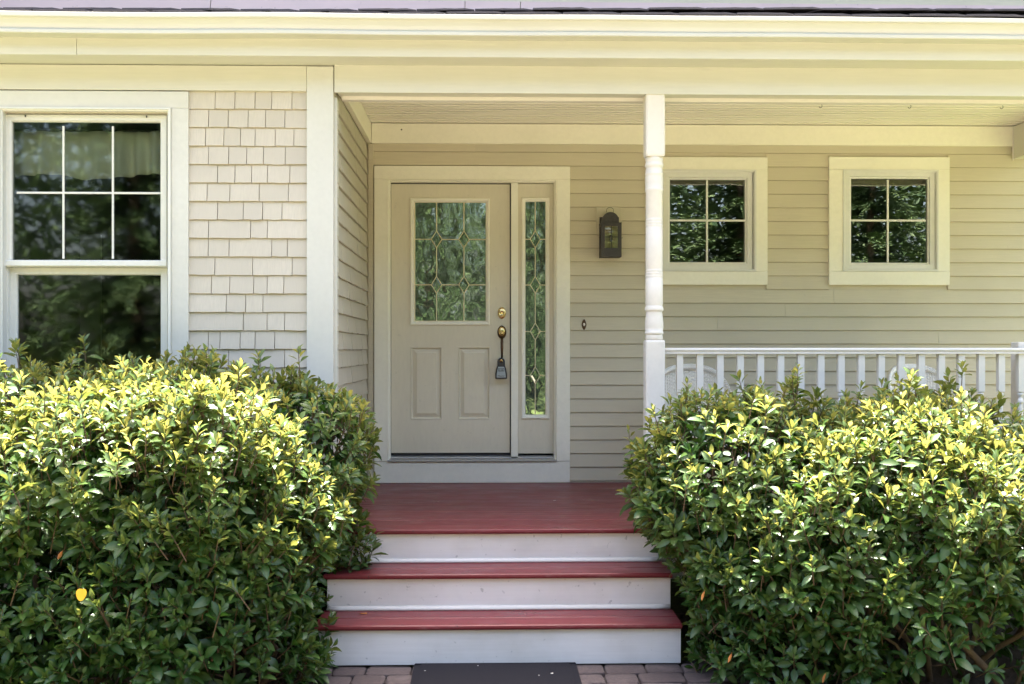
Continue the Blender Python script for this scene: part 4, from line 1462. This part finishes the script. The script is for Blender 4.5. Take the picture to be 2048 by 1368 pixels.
def shrub(name, label, cx, blobs, seed, n_sprigs, clip, dens=None, branches=()):
    rr = random.Random(seed)
    t = thing(name, label, 'shrub', (cx, 5.75, 0), 'shrubs flanking the steps')
    base = Vector(t.location)
    lo = [min(b[0][i] - b[1][i] for b in blobs) for i in range(3)]
    hi = [max(b[0][i] + b[1][i] for b in blobs) for i in range(3)]
    def field(p):
        m = 9.0
        for c, r, e in blobs:
            q = sum(abs((p[i] - c[i]) / r[i]) ** e for i in range(3)) ** (1.0 / e)
            m = min(m, q)
        n1 = noise.noise(p * 1.9 + Vector((seed * 3.1, 0, 0)))
        n2 = noise.noise(p * 5.0 + Vector((0, seed * 1.7, 0)))
        return m + .20 * n1 + .07 * n2
    mats, tpl, tint, twig = [], [], [], MB()
    count, tries = 0, 0
    while count < n_sprigs and tries < n_sprigs * 60:
        tries += 1
        p = Vector([rr.uniform(lo[i], hi[i]) for i in range(3)])
        if p.z < .05 or p.y > 6.46 and p.x < -0.8:
            continue
        if clip(p): continue
        f0 = field(p)
        if f0 > 1.0 or f0 < .52: continue
        if rr.random() > (1.0 if f0 > .86 else .5 if f0 > .72 else .36): continue
        if dens and rr.random() > dens(p): continue
        e = .03
        g = Vector((field(p + Vector((e, 0, 0))) - f0, field(p + Vector((0, e, 0))) - f0, field(p + Vector((0, 0, e))) - f0))
        if g.length < 1e-6: continue
        g.normalize()
        sunny = max(0.0, min(1.0, (p.z - .35) / .9))
        a = g * .62 + Vector((0, 0, .62 + .25 * sunny)) + Vector((rr.uniform(-.42, .42), rr.uniform(-.42, .42), rr.uniform(-.3, .3)))
        if f0 < .84: a = a + Vector((rr.uniform(-.6, .6), rr.uniform(-.6, .6), rr.uniform(-.4, .2)))
        a.normalize()
        count += 1
        if f0 > .90 and rr.random() < .10:          # stray shoots standing proud
            p = p + (g * .5 + Vector((0, 0, .8))).normalized() * rr.uniform(.04, .13)
            f0 = .95
        ux = a.orthogonal().normalized()
        uy = a.cross(ux)
        nl = rr.randint(8, 13)
        ph0 = rr.uniform(0, 6.28)
        size = rr.uniform(.72, 1.2) * (1.0 if p.z > .9 else 1.08)
        sl2 = rr.uniform(.06, .12)
        newgrow_lit = (f0 > .82) * (.25 + .9 * sunny) * rr.uniform(.45, 1.1)  # new growth at the tips, plus sunlit yellow painted in toward the top
        for i in range(nl):
            uu = i / (nl - 1)
            al = R(76 - 58 * uu ** 1.1 + rr.uniform(-14, 14))
            az = ph0 + i * 2.39996 + rr.uniform(-.3, .3)
            rad = ux * math.cos(az) + uy * math.sin(az)
            d = (a * math.cos(al) + rad * math.sin(al)).normalized()
            # leaves of the old wood droop a little
            d = (d + Vector((0, 0, -.18 * (1 - uu)))).normalized()
            n = (a - d * a.dot(d))
            if n.length < 1e-4: continue
            n.normalize()
            tw = Matrix.Rotation(rr.uniform(-.45, .45), 3, d)
            n = tw @ n
            x = d.cross(n)
            L = size * (.079 - .036 * uu ** 1.5) * rr.uniform(.70, 1.22)
            b = p - a * (sl2 * (1 - uu)) + rad * .003
            k = rr.randrange(4)
            wd = L * rr.uniform(.9, 1.2)
            mats.append(np.array([[x.x * wd, d.x * L, n.x * L, b.x], [x.y * wd, d.y * L, n.y * L, b.y], [x.z * wd, d.z * L, n.z * L, b.z]]))
            tpl.append(k)
            y_ = min(1.0, max(0.0, newgrow_lit * (.25 + .95 * uu) + rr.uniform(-.1, .1)))
            tint.append((round(y_ * 4), rr.randrange(4)))
        twig.tube([p - a * (sl2 + .05) + Vector((0, 0, -.01)), p - a * (sl2 * .5), p + a * .012], [.0032, .0025, .0016], 3, False)
    mats = np.array(mats); tpl = np.array(tpl); tint = np.array(tint)
    # which leaves show largest from the path in front
    ctr = mats[:, :, 3] + mats[:, :, 1] * .5
    view = ctr - np.array([0, 0, 1.6]); dist = np.linalg.norm(view, axis=1); view /= dist[:, None]
    area = np.abs(np.einsum('ij,ij->i', np.cross(mats[:, :, 0], mats[:, :, 1]), view)) / dist ** 2
    cell = np.stack([np.floor(view[:, 0] / view[:, 1] * 180), np.floor(view[:, 2] / view[:, 1] * 180)], 1).astype(int)
    near = {}
    for i, c in enumerate(map(tuple, cell)):
        if c not in near or dist[i] < near[c]: near[c] = dist[i]
    vis = np.array([dist[i] < near[tuple(c)] + .015 for i, c in enumerate(cell)])
    inframe = (np.abs(view[:, 0] / view[:, 1] - .025) < .46) & (view[:, 2] / view[:, 1] > -.30)
    score = area * vis * inframe
    pick = set(np.argsort(-score)[:298].tolist())
    rest = np.array([i not in pick for i in range(len(mats))])
    for i in sorted(pick):
        o = link('leaf', leaf_mesh(int(tpl[i]), int(tint[i][0]), int(tint[i][1])), None, t)
        m = mats[i]
        o.matrix_basis = Matrix(((m[0][0], m[0][1], m[0][2], m[0][3] - base.x), (m[1][0], m[1][1], m[1][2], m[1][3] - base.y), (m[2][0], m[2][1], m[2][2], m[2][3] - base.z), (0, 0, 0, 1)))
    V, C_, Fs = [], [], []
    off = 0
    face = np.array(TPL[0][1])
    for k in range(4):
        sel = np.where(rest & (tpl == k))[0]
        mm = mats[sel]
        vv = np.einsum('nij,vj->nvi', mm[:, :, :3], TPL[k][0]) + mm[:, None, :, 3]
        cc = np.zeros((len(sel), NV, 4)); cc[:, :, 3] = 1
        cc[:, :, 0] = (tint[sel, 0] / 4.0)[:, None]; cc[:, :, 1] = (tint[sel, 1] / 3.0)[:, None]
        cc[:, 1::3, 2] = .35
        V.append(vv.reshape(-1, 3)); C_.append(cc.reshape(-1, 4))
        Fs.append((face[None] + (np.arange(len(sel)) * NV)[:, None, None] + off).reshape(-1, 4))
        off += len(sel) * NV
    V = np.concatenate(V) - np.array(base); Fs = np.concatenate(Fs); C_ = np.concatenate(C_)
    me = bpy.data.meshes.new('foliage')
    me.vertices.add(len(V)); me.vertices.foreach_set('co', V.astype(np.float32).ravel())
    me.loops.add(len(Fs) * 4); me.loops.foreach_set('vertex_index', Fs.astype(np.int32).ravel())
    me.polygons.add(len(Fs)); me.polygons.foreach_set('loop_start', np.arange(0, len(Fs) * 4, 4, dtype=np.int32))
    me.update(calc_edges=True)
    me.polygons.foreach_set('use_smooth', np.ones(len(Fs), dtype=bool))
    tint_attr(me, C_)
    o = link('foliage', me, M['leaf'], t); o['kind'] = 'stuff'
    o = twig.build('twigs', M['twig'], t); o.location = -base; o['kind'] = 'stuff'
    # boughs rising from the ground
    for i in range(13):
        c, r, e = blobs[rr.randrange(len(blobs))]
        x0 = c[0] + rr.uniform(-.35, .35) * r[0]; y0 = c[1] + rr.uniform(-.2, .3)
        ex = c[0] + rr.uniform(-.8, .8) * r[0]; ey = c[1] + rr.uniform(-.75, .7) * r[1]; ez = c[2] + rr.uniform(.2, .7) * r[2]
        pts = []
        for k in range(8):
            q = k / 7
            pts.append((x0 + (ex - x0) * q + .05 * noise.noise(Vector((i, q * 3, 1))), y0 + (ey - y0) * q + .05 * noise.noise(Vector((i, q * 3, 7))), -.03 + (ez + .03) * q ** .85))
        o = MB().tube(pts, [.016 - .0015 * k for k in range(8)], 7).build('branch', M['bark'], t, 0, True); o.location = -base
    for pts, r0 in branches:
        n = len(pts)
        o = MB().tube(pts, [r0 * (1 - .55 * k / (n - 1)) for k in range(n)], 8).build('branch', M['bark'], t, 0, True); o.location = -base
    return t

def no_clip(p): return False
LB = [((-1.70, 5.46, .66), (.95, .74, .86), 2.3), ((-2.60, 5.45, .64), (.85, .74, .82), 2.3), ((-1.55, 5.97, .72), (.86, .50, .87), 2.4), ((-2.5, 5.94, .70), (.8, .52, .84), 2.4),
      ((-1.01, 5.90, 1.06), (.46, .50, .38), 2.2), ((-1.17, 5.40, .40), (.38, .50, .52), 2.2), ((-1.10, 5.32, .12), (.36, .42, .30), 2.2), ((-1.9, 5.20, .40), (1.0, .50, .56), 2.4)]
shrub_l = shrub('evergreen_shrub', 'large glossy evergreen shrub left of the steps under the tall window', -1.8, LB, 3, 4300, no_clip)
RB = [((2.20, 5.46, .58), (.95, .72, .72), 2.3), ((1.62, 6.0, .62), (.50, .44, .80), 2.4), ((2.0, 6.0, .60), (.55, .44, .76), 2.4), ((2.5, 6.0, .57), (.75, .46, .72), 2.4), ((3.0, 5.70, .55), (.80, .70, .68), 2.4),
      ((1.30, 5.74, .88), (.52, .58, .48), 2.2), ((1.42, 5.42, .40), (.42, .46, .50), 2.2), ((1.40, 5.32, .12), (.40, .40, .30), 2.2), ((2.2, 5.24, .40), (.9, .46, .52), 2.4)]
def right_dens(p):
    # the foot of this shrub is bare toward the right
    if p.z < .42 and p.x > 1.75: return .14 if p.x > 1.95 else .5
    return 1.0
BR = [([(2.45, 5.05, -.03), (2.32, 5.02, .12), (2.22, 5.0, .22), (2.10, 5.05, .34), (1.98, 5.1, .44)], .020),
      ([(2.22, 5.0, .22), (2.20, 5.0, .36), (2.24, 5.0, .52), (2.19, 5.0, .70), (2.20, 5.02, .86)], .016),
      ([(2.45, 5.05, -.03), (2.47, 5.0, .12), (2.50, 5.0, .28), (2.46, 5.05, .46)], .014),
      ([(2.05, 5.12, -.03), (2.0, 5.1, .10), (1.92, 5.08, .22), (1.80, 5.1, .30)], .011)]
shrub_r = shrub('evergreen_shrub', 'large glossy evergreen shrub right of the steps in front of the railing', 2.0, RB, 9, 4000, no_clip, right_dens, BR)

# withered and yellow leaves caught in the shrubs
def odd_leaf(parent, x, y, z, size, mat, rot, fat=1.0):
    v, f = TPL[1]
    me = mesh('withered_leaf', [(a * fat * size, b * size, c * size) for a, b, c in v], f, True)
    o = link('withered_leaf', me, mat, parent, Vector((x, y, z)) - Vector(parent.location))
    o.rotation_euler = rot
    return o
hv, hf = [(0, 0, 0)], []
for k in range(22):
    th = 2 * math.pi * k / 22
    rr_ = .021 * (1.0 - .28 * max(0.0, math.cos(th)) ** 6 + .42 * max(0.0, -math.cos(th)) ** 5)
    hv.append((rr_ * math.sin(th), -.006 + .004 * math.cos(th * 2), rr_ * 1.12 * math.cos(th)))
    hf.append((0, 1 + k, 1 + (k + 1) % 22))
o = link('withered_leaf', mesh('withered_leaf', hv, hf, True), M['yellow_leaf'], shrub_l, Vector((-1.6762, 4.62, 0.5848)) - Vector(shrub_l.location))
o.rotation_euler = (R(-8), R(6), R(14))
o['label'] = 'bright yellow heart-shaped leaf on the lower left of the shrub'
for px_, z_, y_, rz in ((-1.8435, 0.7206, 4.86, .4), (-1.4375, 0.3637, 4.86, 1.0)):
    odd_leaf(shrub_l, px_, y_, z_, .045, M['dry_leaf'], (R(-100), R(30), rz), .8)
for px_, z_, y_, rz in ((0.9966, 0.5104, 4.95, .1), (1.1193, 0.2270, 4.95, -.3), (1.5478, 0.1333, 4.95, 0)):
    odd_leaf(shrub_r, px_, y_, z_, .05, M['dry_leaf'], (R(-95), R(20), rz), .6)

# ------------------------------------------------------------------ trees across the drive (mirrored in the glass)
def conifer(label, x, y, h, rad, seed):
    rr = random.Random(seed)
    t = thing('conifer_tree', label, 'tree', (x, y, -.06), 'conifers across the lawn from the house')
    MB().tube([(0, 0, 0), (.03, 0, h * .3), (0, .05, h * .7), (0, 0, h)], [.17, .13, .07, .01], 8).build('trunk', M['bark'], t, 0, True)
    V, F_, T = [], [], []
    z = .5
    while z < h - .2:
        q = z / h
        L = rad * (1 - q) ** .75 * rr.uniform(.8, 1.1) + .15
        nb = rr.randint(6, 9)
        for b in range(nb):
            az = rr.uniform(0, 6.28)
            ln = L * rr.uniform(.7, 1.1)
            ns = max(4, int(ln / .09))
            for s in range(ns):
                f_ = (s + .6) / ns
                px_ = math.cos(az) * ln * f_; py_ = math.sin(az) * ln * f_
                pz_ = z - .34 * ln * f_ * f_ + .12 * ln * f_
                for k in range(7):
                    a2 = az + rr.uniform(-1.3, 1.3)
                    l2 = rr.uniform(.14, .30) * (1.15 - .5 * f_)
                    w2 = rr.uniform(.014, .030)
                    d = Vector((math.cos(a2), math.sin(a2), rr.uniform(-.5, .25)))
                    sd = Vector((-math.sin(a2), math.cos(a2), rr.uniform(-.6, .6))).normalized() * w2
                    p0 = Vector((px_ + rr.uniform(-.05, .05), py_ + rr.uniform(-.05, .05), pz_ + rr.uniform(-.05, .05)))
                    i0 = len(V)
                    V += [p0, p0 + d * l2 * .5 + sd, p0 + d * l2, p0 + d * l2 * .5 - sd]
                    F_.append((i0, i0 + 1, i0 + 2, i0 + 3))
                    T += [(rr.random() * (.3 + .7 * f_), 0, 0, 1)] * 4
        z += rr.uniform(.14, .26)
    me = mesh('crown', V, F_)
    tint_attr(me, T)
    link('crown', me, M['needles'], t)
    return t
spots = [(-7.0, -9.0, 9.5, 2.7, 'tall drooping conifer, leftmost across the lawn'), (-4.2, -10.5, 10.5, 3.0, 'conifer second from the left across the lawn'),
         (-1.6, -8.6, 8.0, 2.5, 'shorter conifer mirrored in the front door glass'), (1.0, -10.6, 10.0, 2.9, 'broad conifer behind the path across the lawn'),
         (3.5, -8.8, 8.6, 2.6, 'conifer mirrored in the window nearest the porch post'), (6.2, -10.0, 10.2, 3.0, 'conifer mirrored in the right porch window'),
         (9.2, -9.4, 9.0, 2.8, 'tall conifer, rightmost across the lawn')]
for i, (x, y, h, r, lab) in enumerate(spots):
    conifer(lab, x, y, h, r, 40 + i)

# the wood closing the view behind them reads as one mass
rr = random.Random(77)
V, F_, T = [], [], []
for i in range(85000):
    x = rr.uniform(-32, 32)
    h = 12.0 + 2.6 * noise.noise(Vector((x * .35, 0, 3))) + 1.2 * noise.noise(Vector((x * 1.3, 0, 9)))
    z = h * rr.random() ** .8
    p0 = Vector((x, -16.5 + rr.uniform(-2.6, 2.6) - 1.0 * noise.noise(Vector((x * .5, z * .4, 0))), z))
    d = Vector((rr.uniform(-1, 1), rr.uniform(-1, 1), rr.uniform(-1, .3))).normalized() * rr.uniform(.25, .5)
    sd = d.orthogonal().normalized() * rr.uniform(.05, .11)
    i0 = len(V)
    V += [p0, p0 + d * .5 + sd, p0 + d, p0 + d * .5 - sd]
    F_.append((i0, i0 + 1, i0 + 2, i0 + 3))
    T += [(rr.random() * .8, 0, 0, 1)] * 4
me = mesh('far_wood', V, F_)
tint_attr(me, T)
o = link('far_wood', me, M['needles'])
tag(o, 'dense green wood closing the view beyond the conifers', 'wood')
o['kind'] = 'stuff'
